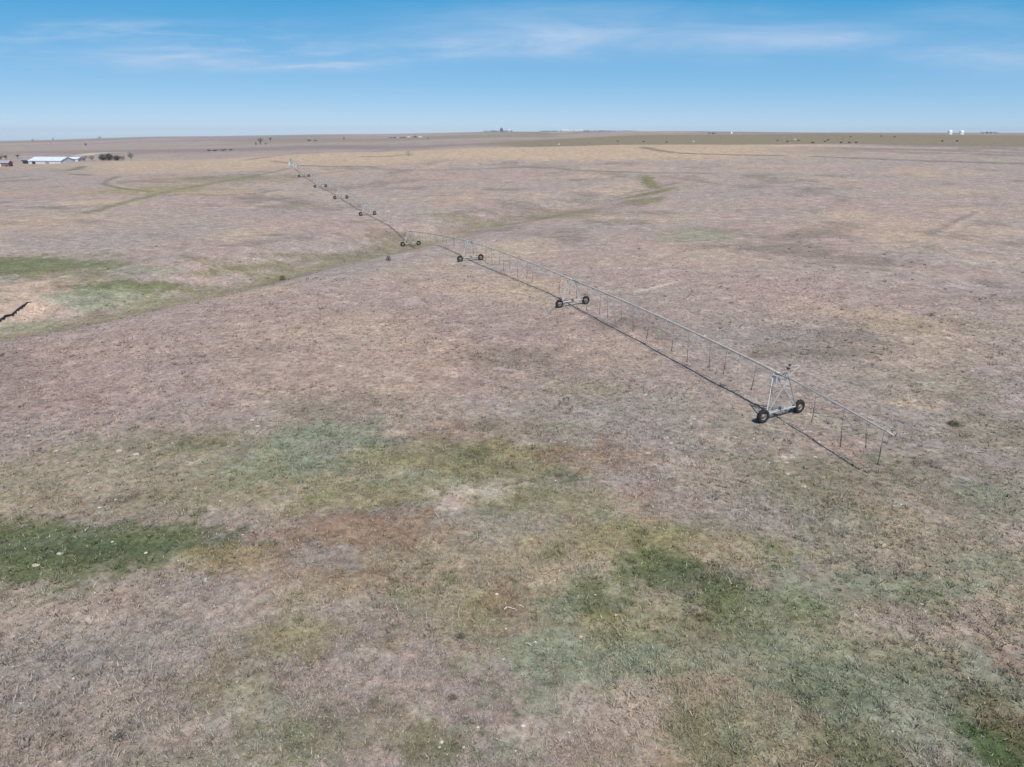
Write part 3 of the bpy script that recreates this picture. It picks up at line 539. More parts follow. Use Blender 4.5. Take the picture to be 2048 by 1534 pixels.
for k, (x, y) in enumerate(TW_POS):
    d, q, g1, g2 = line_dir[k]; gm = (g1+g2)/2
    tw = empty('drive_tower', Vector((x, y, gm))-ploc); tw.parent = piv
    if k == 0: tw['label'] = 'nearest drive tower, with a bent bracket on top'
    Lp = lambda s, t, h: d*s+q*t+Vector((0, 0, h))
    z1, z2 = g1-gm, g2-gm; slope = (z1-z2)/(2*WB); bz = WR+.12
    B = lambda t, s=0, h=0: Lp(s, t, bz+slope*t+h)
    m = MB(); m.tube([B(-WB+.35), B(WB-.35)], .085, M['galv'], 8); m.tube([B(-WB+.35, .22, .02), B(WB-.35, .22, .02)], .05, M['galv'], 6)
    for s in (-1, 1): m.box(B(s*(WB-.35), .05, 0), (.34, .34, .22), M['galvd'], Matrix.Rotation(math.atan2(q.y, q.x), 3, 'Z'))
    under(m.build('base_beam'), tw)
    H = PIPE_H
    for s in (-1, 1):
        for top_s in (-.25, 1.35):
            m = MB(); a = B(s*(WB-.55), .0 if top_s < 0 else .12, .05); b = Lp(top_s, s*.09, H-.06); m.tube([a, b], .064, M['galv'], 6)
            under(m.build('leg'), tw)
    for pa, pb in ((Lp(-.1, .75, bz+2.1), Lp(.8, .75, bz+2.1)), (Lp(-.1, -.75, bz+2.1), Lp(.8, -.75, bz+2.1)), (Lp(-.15, -.72, bz+2.15), Lp(-.15, .72, bz+2.15)),
                   (Lp(.85, -.72, bz+2.15), Lp(.85, .72, bz+2.15)), (B(-.7), Lp(.1, -1.35, bz+.9)), (B(.7), Lp(.1, 1.35, bz+.9))):
        m = MB(); m.tube([pa, pb], .027, M['galv'], 5); under(m.build('brace'), tw)
    m = MB(); m.box(B(0, .10, .16), (.34, .30, .28), M['galvd'], Matrix.Rotation(math.atan2(q.y, q.x), 3, 'Z'))
    m.tube([B(-WB+.4, -.13, -.02), B(WB-.4, -.13, -.02)], .025, M['hose'], 5); under(m.build('drive_motor'), tw)
    m = MB(); m.box(Lp(.95, -.28, H-.45), (.10, .40, .60), M['panel'], Matrix.Rotation(math.atan2(d.y, d.x)+math.pi/2, 3, 'Z')); m.box(Lp(.95, -.28, H-.13), (.14, .46, .04), M['panel'], Matrix.Rotation(math.atan2(d.y, d.x)+math.pi/2, 3, 'Z'))
    under(m.build('tower_box'), tw)
    m = MB(); m.lathe([(.0, -.16), (.15, -.16), (.15, .16), (.0, .16)], Lp(0, 0, H), d, M['galv'], 12); m.box(Lp(.0, 0, H+.17), (.22, .22, .10), M['panel'])
    m.tube([Lp(-.3, 0, H+.05), Lp(-.1, 0, H+.30), Lp(.2, 0, H+.30), Lp(.45, 0, H+.05)], .035, M['galvd'], 6); under(m.build('span_joint'), tw)
    for s, g in ((1, z1), (-1, z2)):
        c = Lp(0, s*WB, g+WR)
        if proto_wheel is None: proto_wheel = wheel_mesh().build('wheel', smooth=True); o = proto_wheel
        else: o = proto_wheel.copy(); C.objects.link(o)
        o.parent = tw; o.location = c; o.rotation_euler = (0, 0, math.atan2(-d.y, -d.x)+[.06, -.03, .02, .0, -.05, .03, 0, .04][k]*s)
    if k == 0:
        m = MB(); a = Lp(-.2, 0, H+.1); b = a+Vector((.9, .1, .95)); cc = b+Vector((-1.25, .1, .02))
        m.tube([a, b], .045, M['pipe'], 6); m.tube([b, cc], .04, M['galvd'], 6); m.tube([a+Vector((0, 0, .3)), cc+Vector((.1, 0, -.3))], .02, M['galvd'], 5)
        br = under(m.build('bracket'), tw)
        for off in ((.42, .02), (.34, -.30)):
            n_ = MB(); n_.lathe([(0, -.15), (.09, -.13), (.11, 0), (.07, .13), (0, .15)], cc+Vector((off[0], 0, off[1])), (1, .2, 0), M['black'], 10); under(n_.build('nozzle', smooth=True), br)
# spans
def span(a, b, arch, nV, ndrop, first=False, overhang=False):
    L_ = (b-a).length; d = (b-a).normalized(); q = Vector((d.y, -d.x, 0)).normalized(); up = Vector((0, 0, 1))
    n = 16; P = lambda t: a+(b-a)*t+up*(arch*4*t*(1-t))
    m = MB(); m.tube([P(k/n)-ploc for k in range(n+1)], .115 if not overhang else .07, M['pipe'], 8)
    sp_ = m.build('overhang_pipe' if overhang else 'span_pipe', smooth=True); sp_.parent = piv
    ts = [(k+1)/(nV+1) for k in range(nV)]
    if not overhang:
        m = MB()
        low = {}
        for s in (-1, 1):
            low[s] = [P(0.012)-up*.12-ploc]+[P(t)-up*(.35+.72*math.sin(math.pi*t)**.6)+q*s*.52-ploc for t in ts]+[P(.988)-up*.12-ploc]
            m.tube(low[s], .020, M['galv'], 4, False)
        under(m.build('truss_rod'), sp_)
        for i, t in enumerate(ts):
            m = MB(); tp = P(t)-up*.07-ploc; l, r_ = low[-1][i+1], low[1][i+1]
            m.tube([tp, l], .030, M['galv'], 5); m.tube([tp, r_], .030, M['galv'], 5); m.tube([l, r_], .026, M['galv'], 5)
            dt = 1/(nV+1)*.45; tp2 = P(min(1, t+dt))-up*.07-ploc; m.tube([tp2, l], .014, M['galv'], 4); m.tube([tp2, r_], .014, M['galv'], 4)
            under(m.build('truss_strut'), sp_)
    else:
        m = MB()
        for s in (-1, 1): m.tube([a-ploc+q*s*.5-up*.4, P(.75)-ploc], .010, M['galv'], 4, False)
        m.tube([a-ploc+q*.5-up*.4, a-ploc-q*.5-up*.4], .02, M['galv'], 4)
        m.tube([a-ploc+up*1.0, P(.5)-ploc], .008, M['galv'], 4, False); m.tube([a-ploc, a-ploc+up*1.0], .02, M['galv'], 4)
        under(m.build('stay_cable'), sp_)
        m = MB(); e = P(1)-ploc; m.tube([e, e+up*.28, e+up*.32+d*.35], .035, M['galvd'], 6); m.lathe([(0, -.14), (.05, -.12), (.05, .12), (0, .14)], e+up*.3+d*.3, d, M['galv'], 8); under(m.build('end_nozzle'), sp_)
    dt_ = ndrop if isinstance(ndrop, list) else [(k+.5)/ndrop for k in range(ndrop)]
    for k, t in enumerate(dt_):
        if not overhang:
            if random.random() < .08: continue
            t = t+random.uniform(-.02, .02)
        p = P(t)-ploc; s = 1 if k % 2 else -1; g = hz((p+ploc).x, (p+ploc).y)-ploc.z
        zb = min(p.z-1.2, g+random.uniform(.7, 1.7)); sway = random.uniform(-.2, .2); sw2 = random.uniform(-.2, .2)
        o_ = q*s*.20; top = p+up*.085
        m = MB(); m.tube([top, top+up*.10+o_*.4, top+up*.08+o_*.8, top+o_-up*.05], .018, M['galvd'], 5, False)
        e1 = Vector((p.x+o_.x+sway*.4, p.y+o_.y+sw2*.4, zb+min(1.25, (p.z-zb)*.5))); e2 = Vector((p.x+o_.x+sway, p.y+o_.y+sw2, zb))
        m.tube([top+o_-up*.05, e1], .020, M['hoseg'], 5, False); m.tube([e1, e1*.5+e2*.5+Vector((.02, 0, 0)), e2], .032, M['hose'], 6)
        m.lathe([(.015, .1), (.045, .06), (.05, -.06), (.015, -.1)], e2, (0, 0, 1), M['black'], 8)
        under(m.build('drop_hose'), sp_)
for k in range(7): span(tops[k], tops[k+1], .30, 6, 14 if k < 3 else 12)
span(tops[7], PT, .30, 6, 12)
end = Vector((27.4, 44.6, 0)); end.z = tops[0].z-.12
span(tops[0], end, .05, 2, [.30, .60, .76, .93], overhang=True)
# pivot point
pp = empty('pivot_point', (0, 0, 0)); pp.parent = piv
for sx in (-1, 1):
    for sy in (-1, 1):
        m = MB(); m.tube([(sx*1.5, sy*1.5, .1), (sx*.22, sy*.22, 4.0)], .07, M['galv'], 6); under(m.build('leg'), pp)
m = MB(); m.box((0, 0, .02), (4.2, 4.2, .3), M['concrete']); under(m.build('concrete_pad'), pp)
m = MB(); m.tube([(0, 0, .1), (0, 0, 4.3), (.1, -.1, 4.6), (.35, -.5, 4.62), (.5, -1.1, 4.4)], .12, M['galv'], 8); m.tube([(0, 0, 3.9), (0, 0, 5.0)], .05, M['galv'], 6); under(m.build('riser_pipe'), pp)
m = MB()
for h in (1.3, 2.6):
    r_ = 1.5-(h-.1)/3.9*1.28
    for (p0, p1) in (((-1, -1), (1, -1)), ((1, -1), (1, 1)), ((1, 1), (-1, 1)), ((-1, 1), (-1, -1))): m.tube([(p0[0]*r_, p0[1]*r_, h), (p1[0]*r_, p1[1]*r_, h)], .035, M['galv'], 5)
m.box((0, 0, 3.95), (.7, .7, .08), M['galv']); under(m.build('cross_brace'), pp)
m = MB(); m.box((-.5, -1.45, 1.7), (1.0, .4, 1.5), M['box']); m.box((-.5, -1.67, 1.75), (.84, .03, 1.3), M['panel']); under(m.build('control_panel'), pp)
gb = empty('pump_housing', (PIVOT[0]+2.6, PIVOT[1]-1.9, hz(PIVOT[0]+2.6, PIVOT[1]-1.9))); tag(gb, 'pale grey pump housing beside the pivot point of the irrigation line', 'pump housing')
m = MB(); m.box((0, 0, .95), (1.8, 1.5, 1.7), M['box']); m.box((0, 0, 1.84), (2.0, 1.7, .10), M['panel']); under(m.build('cabinet'), gb)
m = MB(); m.box((0, 0, .05), (2.2, 1.9, .2), M['concrete']); under(m.build('base'), gb)
m = MB(); m.box((0, -.77, .95), (1.0, .03, 1.2), M['galvd']); under(m.build('door'), gb)

# ---------------------------------------------------------------- farmyard at the left
def building(u, v, L_, W_, H_, RH, rz, wall, roof, label, cat='shed', doors=(), dmin=5):
    x, y = at(u, v, dmin); z = min(hz(x+dx_, y+dy_) for dx_ in (-W_/2, W_/2) for dy_ in (-W_/2, W_/2))-.2
    b = empty('shed' if cat == 'shed' else cat.replace(' ', '_'), (x, y, z), rz)
    m = MB(); l, w_, h = L_/2, W_/2, H_+.2
    vs = [(-l, -w_, 0), (l, -w_, 0), (l, w_, 0), (-l, w_, 0), (-l, -w_, h), (l, -w_, h), (l, w_, h), (-l, w_, h), (-l, 0, h+RH), (l, 0, h+RH)]
    m.add(vs, [(0, 1, 5, 4), (2, 3, 7, 6), (1, 2, 6, 9, 5), (3, 0, 4, 8, 7)], M[wall]); under(m.build('wall'), b)
    m = MB(); e = .35; l2 = l+e; we = w_+e; dz_ = RH*e/w_; t_ = .12
    top = [(-l2, -we, h-dz_+.03), (l2, -we, h-dz_+.03), (l2, 0, h+RH+.03), (-l2, 0, h+RH+.03), (l2, we, h-dz_+.03), (-l2, we, h-dz_+.03)]
    vs = top+[(p[0], p[1], p[2]+t_) for p in top]
    m.add(vs, [(6, 7, 8, 9), (9, 8, 10, 11), (0, 3, 2, 1), (3, 5, 4, 2), (0, 1, 7, 6), (5, 11, 10, 4), (1, 2, 8, 7), (2, 4, 10, 8), (3, 0, 6, 9), (5, 3, 9, 11)], M[roof]); under(m.build('roof'), b)
    for (dx_, dw, dh, mt) in doors:
        m = MB(); m.box((dx_, -w_-.03, dh/2+.2), (dw, .08, dh), M[mt]); under(m.build('door' if mt != 'glass' else 'window'), b)  # near-black slabs are painted shade, standing in for open doorways
    tag(b, label, cat); return b
building(105, 327, 24, 15, 2.2, 2.3, R(-5), 'wallw', 'roofw', 'long white metal shed with pale blue-white roof in the far farmyard', 'shed', [(-8, 2.4, 1.7, 'opening_shade'), (2, 2.6, 1.7, 'galvd')])
building(146, 323, 12, 9, 2.2, 1.2, R(4), 'wallw', 'roofw', 'low pinkish white outbuilding just right of the long white shed', 'shed', [(-2.5, 1.6, 1.8, 'opening_shade'), (3, 1.6, 1.8, 'opening_shade')])
building(59, 327, 7, 6, 2.6, .5, R(-10), 'galvd', 'roofg', 'small open-fronted grey lean-to left of the long white shed', 'shed', [(0, 4.5, 2.0, 'opening_shade')])
building(10, 333, 7, 6, 2.4, 1.2, R(12), 'red', 'roofg', 'small grey-roofed barn with dull red walls at the left edge of the view', 'barn', [(-1.5, 1.6, 2.1, 'wallw'), (2.2, 1.2, 1.1, 'glass')])

def bare_tree(h, spread, seed, dense=1.0, leafy=False, trunkh=.18):
    rnd = random.Random(seed); tr = MB(); cr = MB()
    def grow(p, d, l, r_, lev):
        q_ = p+d*l*.5+Vector((rnd.uniform(-1, 1), rnd.uniform(-1, 1), 0))*l*.06; e = p+d*l
        (tr if lev == 0 else cr).tube([p, q_, e], [r_, r_*.8, r_*.6], M['bark'] if not leafy or lev < 2 else M['bark'], 5 if lev < 2 else 3, False)
        if lev >= 4: return
        for _ in range(int((4 if lev < 2 else 3)*dense)+(3 if lev == 0 else 0)):
            a = rnd.uniform(0, 2*math.pi); tl = rnd.uniform(.35, 1.25)*spread*(1.15 if lev == 0 else 1)
            nd_ = (d*.8+Vector((math.cos(a)*tl, math.sin(a)*tl, rnd.uniform(-.05, .35)))).normalized()
            st = p+d*l*rnd.uniform(.25 if lev == 0 else .45, 1)
            grow(st, nd_, l*rnd.uniform(.55, .85)*(1.0 if lev else .95), max(r_*.55, h*.004), lev+1)
    grow(Vector((0, 0, -.1)), Vector((rnd.uniform(-.08, .08), rnd.uniform(-.08, .08), 1)).normalized(), h*(trunkh+.22), h*.022+.03, 0)
    zmax = max(p[2] for p in cr.v); s = h/zmax
    for m in (tr, cr): m.v = [(p[0]*s, p[1]*s, p[2]*s) for p in m.v]
    if leafy:
        for _ in range(700):
            a = rnd.uniform(0, 6.283); t = rnd.random()**1.2; lob = 1+.35*math.sin(a*3+seed)+.2*math.sin(a*5+t*7); rr = h*.42*math.sqrt(rnd.random())*(1-abs(t-.35)*.9)*lob; p = Vector((math.cos(a)*rr, math.sin(a)*rr, h*(.12+.86*t)))
            s_ = h*.035*rnd.uniform(.6, 1.5); a_ = Vector((rnd.uniform(-1, 1), rnd.uniform(-1, 1), rnd.uniform(-1, 1))).normalized()*s_; b_ = a_.cross(Vector((rnd.uniform(-1, 1), rnd.uniform(-1, 1), 1))).normalized()*s_
            cr.add([p-a_, p+b_, p+a_, p-b_], [(0, 1, 2, 3)], M['leafd'])
    return tr, cr
def put_tree(u, v, h, spread, seed, label, leafy=False, group=None, sq=1.0, dmin=5, name='bare_tree', dense=1.2, trunkh=.10, cat='tree'):
    x, y = at(u, v, dmin); e = empty(name, (x, y, hz(x, y)), seed*1.3); tr, cr = bare_tree(h, spread, seed, dense, leafy, trunkh)
    under(tr.build('trunk'), e); c = under(cr.build('crown'), e); e.scale = (sq, sq, 1); tag(e, label, cat, group); return e
TG = 'trees round the farmyard'
put_tree(2, 322, 6, 1.0, 3, 'bare brown tree behind the red barn at the left edge', group=TG)
put_tree(13, 320, 4.5, 1.0, 4, 'smaller bare tree just right of the red barn', group=TG)
put_tree(36, 318, 4, 1.1, 6, 'low grey bare tree between the red barn and the lean-to', group=TG)
put_tree(141, 320, 3.6, 1.0, 8, 'small dark bare tree in front of the low outbuilding', group=TG)
put_tree(170, 322, 4.6, 1.3, 9, 'pale bare tree right of the low outbuilding', group=TG)
put_tree(184, 321, 4.2, 1.3, 10, 'second pale bare tree from the outbuilding, left of the evergreens', group=TG)
put_tree(206, 321, 4.4, 1.2, 11, 'dark evergreen tree at the left of the evergreen clump', True, TG, 1.7, name='evergreen_tree')
put_tree(219, 321, 5.0, 1.2, 12, 'dark evergreen tree in the middle of the clump, the tallest', True, TG, 1.7, name='evergreen_tree')
put_tree(234, 321, 3.6, 1.2, 13, 'dark evergreen tree at the right of the evergreen clump', True, TG, 1.8, name='evergreen_tree')
put_tree(246, 321, 3.6, 1.3, 14, 'low bare tree between the evergreen clump and the lone tree', group=TG)
put_tree(262, 320, 6.4, 1.1, 15, 'lone round bare tree right of the evergreen clump', group=TG)
PG = 'trees on the far plain'
put_tree(522, 290, 17, .9, 21, 'tall bare tree with a bushy base, left of the far pair', group=PG, dmin=640)
put_tree(512, 291, 8, 1.4, 22, 'low bare tree leaning against the left of the far pair', group=PG, dmin=640)
put_tree(532, 290, 7, 1.4, 23, 'low bare tree between the two tall far trees', group=PG, dmin=640)
put_tree(541, 285, 17, .6, 24, 'slim bare tree at the right of the far pair', group=PG, dmin=640)
put_tree(688, 280, 10, .9, 25, 'small lone conical tree on the far plain right of the thicket', group=PG, dmin=640)
put_tree(857, 279, 8, 1, 26, 'tiny lone tree on the far plain left of the olive hill', group=PG, dmin=640)
put_tree(971, 267, 26, 1, 27, 'small dark tree at the left end of the skyline town', group=PG, dmin=640)
put_tree(172, 293, 9, 1, 28, 'tiny dark tree alone on the far left plain', group=PG, dmin=640)
put_tree(108, 283, 24, 1, 29, 'tree just breaking the far left skyline', group=PG, dmin=640)
put_tree(66, 284, 20, 1, 30, 'leftmost tree on the far left skyline', group=PG, dmin=640)
put_tree(199, 279, 26, 1.4, 31, 'broad dark tree on the skyline above the farmyard', group=PG, dmin=640)
SG = 'bare thickets on the far plain'
for (u, v, h, sq, seed, lb) in [(418, 303, 3.0, 2.0, 41, 'left end of the long dark thicket on the far slope'), (430, 303.5, 3.4, 2.0, 42, 'second bush from the left in the long dark thicket'),
    (447, 302.5, 3.4, 2.2, 43, 'third bush from the left in the long dark thicket'), (462, 301, 2.8, 2.0, 44, 'right end of the long dark thicket on the far slope'),
    (619, 283, 6, 2.2, 45, 'left bush of the short dark thicket on the far plain'), (631, 283, 6, 2.2, 46, 'right bush of the short dark thicket on the far plain')]:
    put_tree(u, v, h, 1.6, seed, lb, group=SG, sq=sq, dmin=300, name='bare_bush', dense=1.35, trunkh=.1, cat='bush')

# low weeds and shrubs in the field
def shrub(u, v, h, r_, seed, label, mat='shrubl', n=420):
    x, y = at(u, v); e = empty('shrub', (x, y, hz(x, y))); rnd = random.Random(seed); st = MB(); lf = MB()
    for _ in range(16):
        a = rnd.uniform(0, 6.283); q_ = rnd.random(); st.tube([(0, 0, -.03), (math.cos(a)*r_*q_*.5, math.sin(a)*r_*q_*.5, h*.55), (math.cos(a)*r_*q_, math.sin(a)*r_*q_, h*rnd.uniform(.7, 1))], [.018, .013, .006], M['bark'], 4, False)
    for _ in range(n):
        a = rnd.uniform(0, 6.283); q_ = math.sqrt(rnd.random()); t = rnd.random(); p = Vector((math.cos(a)*r_*q_*math.sqrt(1-t*t*.8), math.sin(a)*r_*q_*math.sqrt(1-t*t*.8), h*t))
        s_ = .05*rnd.uniform(.6, 1.5)*(h/.6)**.5; a_ = Vector((rnd.uniform(-1, 1), rnd.uniform(-1, 1), rnd.uniform(-1, 1))).normalized()*s_; b_ = a_.cross(Vector((rnd.uniform(-1, 1), rnd.uniform(-1, 1), 1))).normalized()*s_*.6
        lf.add([p-a_, p+b_, p+a_, p-b_], [(0, 1, 2, 3)], M[mat])
    under(st.build('stem'), e); under(lf.build('foliage'), e); tag(e, label, 'shrub', 'low shrubs in the pasture')
shrub(1908, 850, .35, .55, 1, 'dark olive shrub right of the nearest tower near the right edge', n=700)
shrub(1770, 833, .3, .3, 9, 'tiny dull weed right of the overhanging pipe end') if False else None
shrub(565, 560, .9, .7, 2, 'small dark shrub on the slope left of the machine, the larger of two')
shrub(777, 521, .9, .6, 3, 'small dark shrub on the slope just below the fourth tower')
shrub(920, 1276, .22, .35, 4, 'spiky dark green weed alone in the foreground centre', n=160)
shrub(905, 1398, .15, .3, 5, 'low green weed near the bottom centre', 'shrubl', 160)
shrub(817, 311, 2.6, 2.6, 6, 'round dark bush on the tan crest beyond the pivot', n=500)
shrub(1862, 632, .4, .6, 7, 'olive weed in the grey patch at the upper right', n=260)
shrub(232, 1476, .18, .4, 8, 'low green weed at the bottom left', 'leafd', 200)
for q_, (u, v) in enumerate([(1284, 1110)]): pass

# ---------------------------------------------------------------- rocks and litter
def rock(u, v, sx, sy, h, seed, label, grp='pale rocks in the pasture'):
    x, y = at(u, v); rnd = random.Random(seed); m = MB(); nu, nv_ = 12, 6; vs = []; fs = []
    bump = [[rnd.uniform(.78, 1.18) for _ in range(nu)] for _ in range(nv_)]
    for j in range(nv_):
        t = j/(nv_-1)*math.pi/2
        for i_ in range(nu):
            a = 2*math.pi*i_/nu; b = bump[j][i_] if j < nv_-1 else 1; vs.append((math.cos(a)*math.cos(t)*sx*b, math.sin(a)*math.cos(t)*sy*b, math.sin(t)**.7*h*(.8+.2*b)-.03))
    for j in range(nv_-1):
        for i_ in range(nu): fs.append((j*nu+i_, j*nu+(i_+1) % nu, (j+1)*nu+(i_+1) % nu, (j+1)*nu+i_))
    m.add(vs, fs, M['stone']); o = m.build('rock'); o.location = (x, y, hz(x, y)); o.rotation_euler = (0, 0, rnd.uniform(-.4, .4)); tag(o, label, 'rock', grp)
ROCKS = [(1895, 676, .75, .5, .12, 'flat white rock in the dark patch at the upper right, the largest there'), (1938, 700, .5, .4, .10, 'pale rock below the largest white one at the upper right'),
 (1888, 661, .4, .3, .08, 'small pale rock just above the largest white one at the upper right'), (1958, 660, .5, .35, .08, 'pale rock right of the largest white one at the upper right'),
 (1945, 742, .45, .3, .08, 'pale rock standing lowest of the upper right group'), (1567, 914, .42, .3, .10, 'tan rock topmost of the trio below the nearest tower'),
 (1556, 923, .40, .2, .08, 'tan rock lower left of the trio below the nearest tower'), (1573, 925, .35, .18, .08, 'tan rock lower right of the trio below the nearest tower'),
 (1630, 914, .3, .2, .08, 'small pale rock right of the tan trio below the pipe shadow'), (1575, 948, .3, .22, .08, 'orange tan rock by itself below the tan trio'),
 (1608, 973, .38, .26, .09, 'grey white rock below right of the tan trio'), (1342, 886, .3, .22, .08, 'small white rock above the worn pink patch'),
 (1328, 877, .3, .2, .07, 'small white rock, upper left of the pair above the worn pink patch'), (1296, 906, .42, .25, .09, 'tan rock at the left of the worn pink patch'), (1470, 875, .3, .25, .09, 'grey pale rock left of the nearest tower'),
 (505, 840, .42, .2, .10, 'tan rock at the top of the little pile above the sage patch'), (515, 852, .42, .2, .08, 'pale rock at the foot of the little pile above the sage patch'),
 (238, 901, .42, .24, .09, 'pale yellow rock, left of two above the green swale'), (272, 908, .38, .3, .09, 'pale yellow rock, right of two above the green swale'),
 (58, 872, .5, .25, .09, 'orange tan rock near the left edge'), (112, 902, .25, .2, .09, 'small bright white rock near the left edge'),
 (120, 1107, .35, .2, .09, 'orange rock in the dark green patch, the upper one'), (72, 1130, .45, .2, .08, 'orange rock in the dark green patch, the lower one'),
 (27, 1333, .16, .10, .06, 'white stone at the far bottom left of the field'), (42, 1406, .16, .10, .05, 'white stone at the bottom left below the first one'),
 (123, 1430, .10, .06, .04, 'small white stone at bottom left, nearest the middle'), (120, 1523, .16, .08, .05, 'white stone at the very bottom edge')]
for k, (u, v, sx, sy, h, lb) in enumerate(ROCKS): rock(u, v, sx*.62, sy*.75, h, 100+k, lb)
# scattered pebbles: far too many to count
np_ = 900; dP = 20*(170/20)**rng.random(np_); aP = np.radians((rng.random(np_)*2-1)*43); xP = dP*np.sin(aP); yP = dP*np.cos(aP)
kp = fbm(xP, yP, 12, 3, 888) > .52; xP, yP, dP = xP[kp], yP[kp], dP[kp]; zP = height(xP, yP); sP = (.02+.07*rng.random(len(xP))**3)*(1+dP/90)
oc = np.array([[1, 0, 0], [.3, .8, .1], [-.9, .3, 0], [-.5, -.7, 0], [.5, -.8, .1], [.1, 0, .55]]); ff = np.array([[0, 1, 5], [1, 2, 5], [2, 3, 5], [3, 4, 5], [4, 0, 5]])
V = (oc[None]*(.8+.4*rng.random((len(xP), 6, 1)))*sP[:, None, None]+np.stack([xP, yP, zP], 1)[:, None]).reshape(-1, 3); Fc = (ff[None]+np.arange(len(xP))[:, None, None]*6).reshape(-1, 3)
o = np_mesh('pebbles', V, Fc, M['chalk'], 3); tag(o, 'small pale pebbles scattered through the dry grass', 'pebbles', kind='stuff')
def stick(u0, v0, u1, v1, r_, label, lift=0.0, name='stick', cat='stick', bend=.05):
    x0, y0 = at(u0, v0); x1, y1 = at(u1, v1); z0, z1 = hz(x0, y0)+.05, hz(x1, y1)+.05+lift; e = Vector((x1-x0, y1-y0, z1-z0)); q_ = Vector((-e.y, e.x, 0))*bend
    m = MB(); m.tube([Vector((0, 0, 0)), e*.33+q_+Vector((0, 0, .05)), e*.7+q_*.5+Vector((0, 0, .05)), e], [r_, r_*1.1, r_*.9, r_*.5], M['wood'], 6)
    o = m.build(name); o.location = (x0, y0, z0); tag(o, label, cat, 'pale sticks and stalks in the foreground')
stick(1008, 1220, 1024, 1218, .030, 'thick pale curved stick in the foreground, the left one of the broken three', bend=.2)
stick(1024, 1219, 1034, 1223, .022, 'short pale stick touching the right end of the thick one')
stick(1035, 1212, 1048, 1217, .022, 'straight pale stick up and right of the thick one')
stick(1051, 1288, 1064, 1294, .022, 'pale stick lying alone below the broken three')
stick(918, 1238, 921, 1209, .010, 'thin upright-looking pale stalk left of the broken three', name='dry_stalk', cat='stalk')
stick(1606, 1400, 1616, 1407, .015, 'pale stick at the lower right in the sage grass')
stick(991, 1302, 1000, 1299, .012, 'short dull stick below left of the broken three')

# ---------------------------------------------------------------- cattle on the hill
def cow_mesh(graze):
    me = bpy.data.meshes.new('cow'); nodes = {}; vs = []; es = []; rs = []
    def N_(n, p, r_, par=None):
        nodes[n] = len(vs); vs.append(p); rs.append(r_)
        if par is not None: es.append((nodes[par], nodes[n]))
    N_('pelvis', (-.62, 0, 1.12), (.27, .33)); N_('rump', (-.88, 0, 1.16), (.20, .24), 'pelvis'); N_('belly', (-.1, 0, 1.02), (.33, .40), 'pelvis'); N_('chest', (.42, 0, 1.02), (.29, .38), 'belly')
    N_('shoulder', (.72, 0, 1.12), (.22, .28), 'chest')
    if graze: N_('neck', (1.02, 0, .86), (.13, .17), 'shoulder'); N_('poll', (1.22, 0, .52), (.11, .12), 'neck'); N_('muzzle', (1.30, 0, .16), (.07, .07), 'poll')
    else: N_('neck', (1.0, 0, 1.30), (.14, .17), 'shoulder'); N_('poll', (1.24, 0, 1.46), (.12, .12), 'neck'); N_('muzzle', (1.58, 0, 1.28), (.075, .075), 'poll')
    for s, t in ((1, 'l'), (-1, 'r')):
        N_('ear'+t, Vector(vs[nodes['poll']])+Vector((-.02, s*.22, .04)), (.03, .04), 'poll')
        N_('sh'+t, (.50, s*.17, .82), (.12, .11), 'chest'); N_('el'+t, (.47, s*.19, .60), (.075, .075), 'sh'+t); N_('kn'+t, (.50, s*.19, .34), (.05, .05), 'el'+t); N_('ft'+t, (.50, s*.19, .03), (.05, .05), 'kn'+t)
        N_('hp'+t, (-.62, s*.18, .80), (.15, .12), 'pelvis'); N_('st'+t, (-.54, s*.20, .62), (.10, .09), 'hp'+t); N_('hk'+t, (-.80, s*.20, .42), (.055, .055), 'st'+t); N_('hf'+t, (-.72, s*.20, .03), (.05, .05), 'hk'+t)
    N_('tail', (-1.02, 0, 1.12), (.035, .035), 'rump'); N_('tail2', (-1.06, 0, .60), (.03, .03), 'tail')
    me.from_pydata([tuple(p) for p in vs], es, []); o = bpy.data.objects.new('cowtmp', me); C.objects.link(o)
    o.modifiers.new('s', 'SKIN'); 
    for k, sv in enumerate(me.skin_vertices[0].data): sv.radius = rs[k]; sv.use_root = (k == 0)
    ss = o.modifiers.new('ss', 'SUBSURF'); ss.levels = 1; ss.render_levels = 1
    bpy.context.view_layer.update(); dg = bpy.context.evaluated_depsgraph_get(); out = bpy.data.meshes.new_from_object(o.evaluated_get(dg)); bpy.data.objects.remove(o)
    out.polygons.foreach_set('use_smooth', [True]*len(out.polygons)); return out
CM = {}
for g in (0, 1):
    base = cow_mesh(g)
    for c_ in ('cb', 'cw', 'ct', 'cbr'): me = base.copy(); me.materials.clear(); me.materials.append(M[c_]); CM[g, c_] = me
CN = {'cb': 'black', 'cw': 'white', 'ct': 'tan', 'cbr': 'brown'}
COWS = [(1118, 291, 'cw'), (1177, 287, 'ct'), (1235, 284, 'cbr'), (1287, 285, 'cb'), (1333, 286, 'cbr'), (1387, 285, 'cw'), (1442, 277, 'ct'), (1555, 283, 'cbr'), (1575, 285, 'cb'), (1583, 283, 'ct'),
 (1590, 281, 'cw'), (1597, 283, 'cbr'), (1625, 287.5, 'cb'), (1650, 285, 'cbr'), (1656, 282, 'cb'), (1682, 287, 'cb'), (1686, 278, 'ct'), (1698, 287, 'cb'), (1712, 287, 'cb'), (1701, 275, 'cbr'), (1762, 274, 'cbr'), (1789, 275, 'cb'), (1884, 284, 'cb'), (1914, 284, 'cb'), (1828, 268.5, 'ct')]
ORD = ['first', 'second', 'third', 'fourth', 'fifth', 'sixth', 'seventh', 'eighth', 'ninth', 'tenth', 'eleventh']
srt = sorted(COWS); cnt = {k: 0 for k in CN}
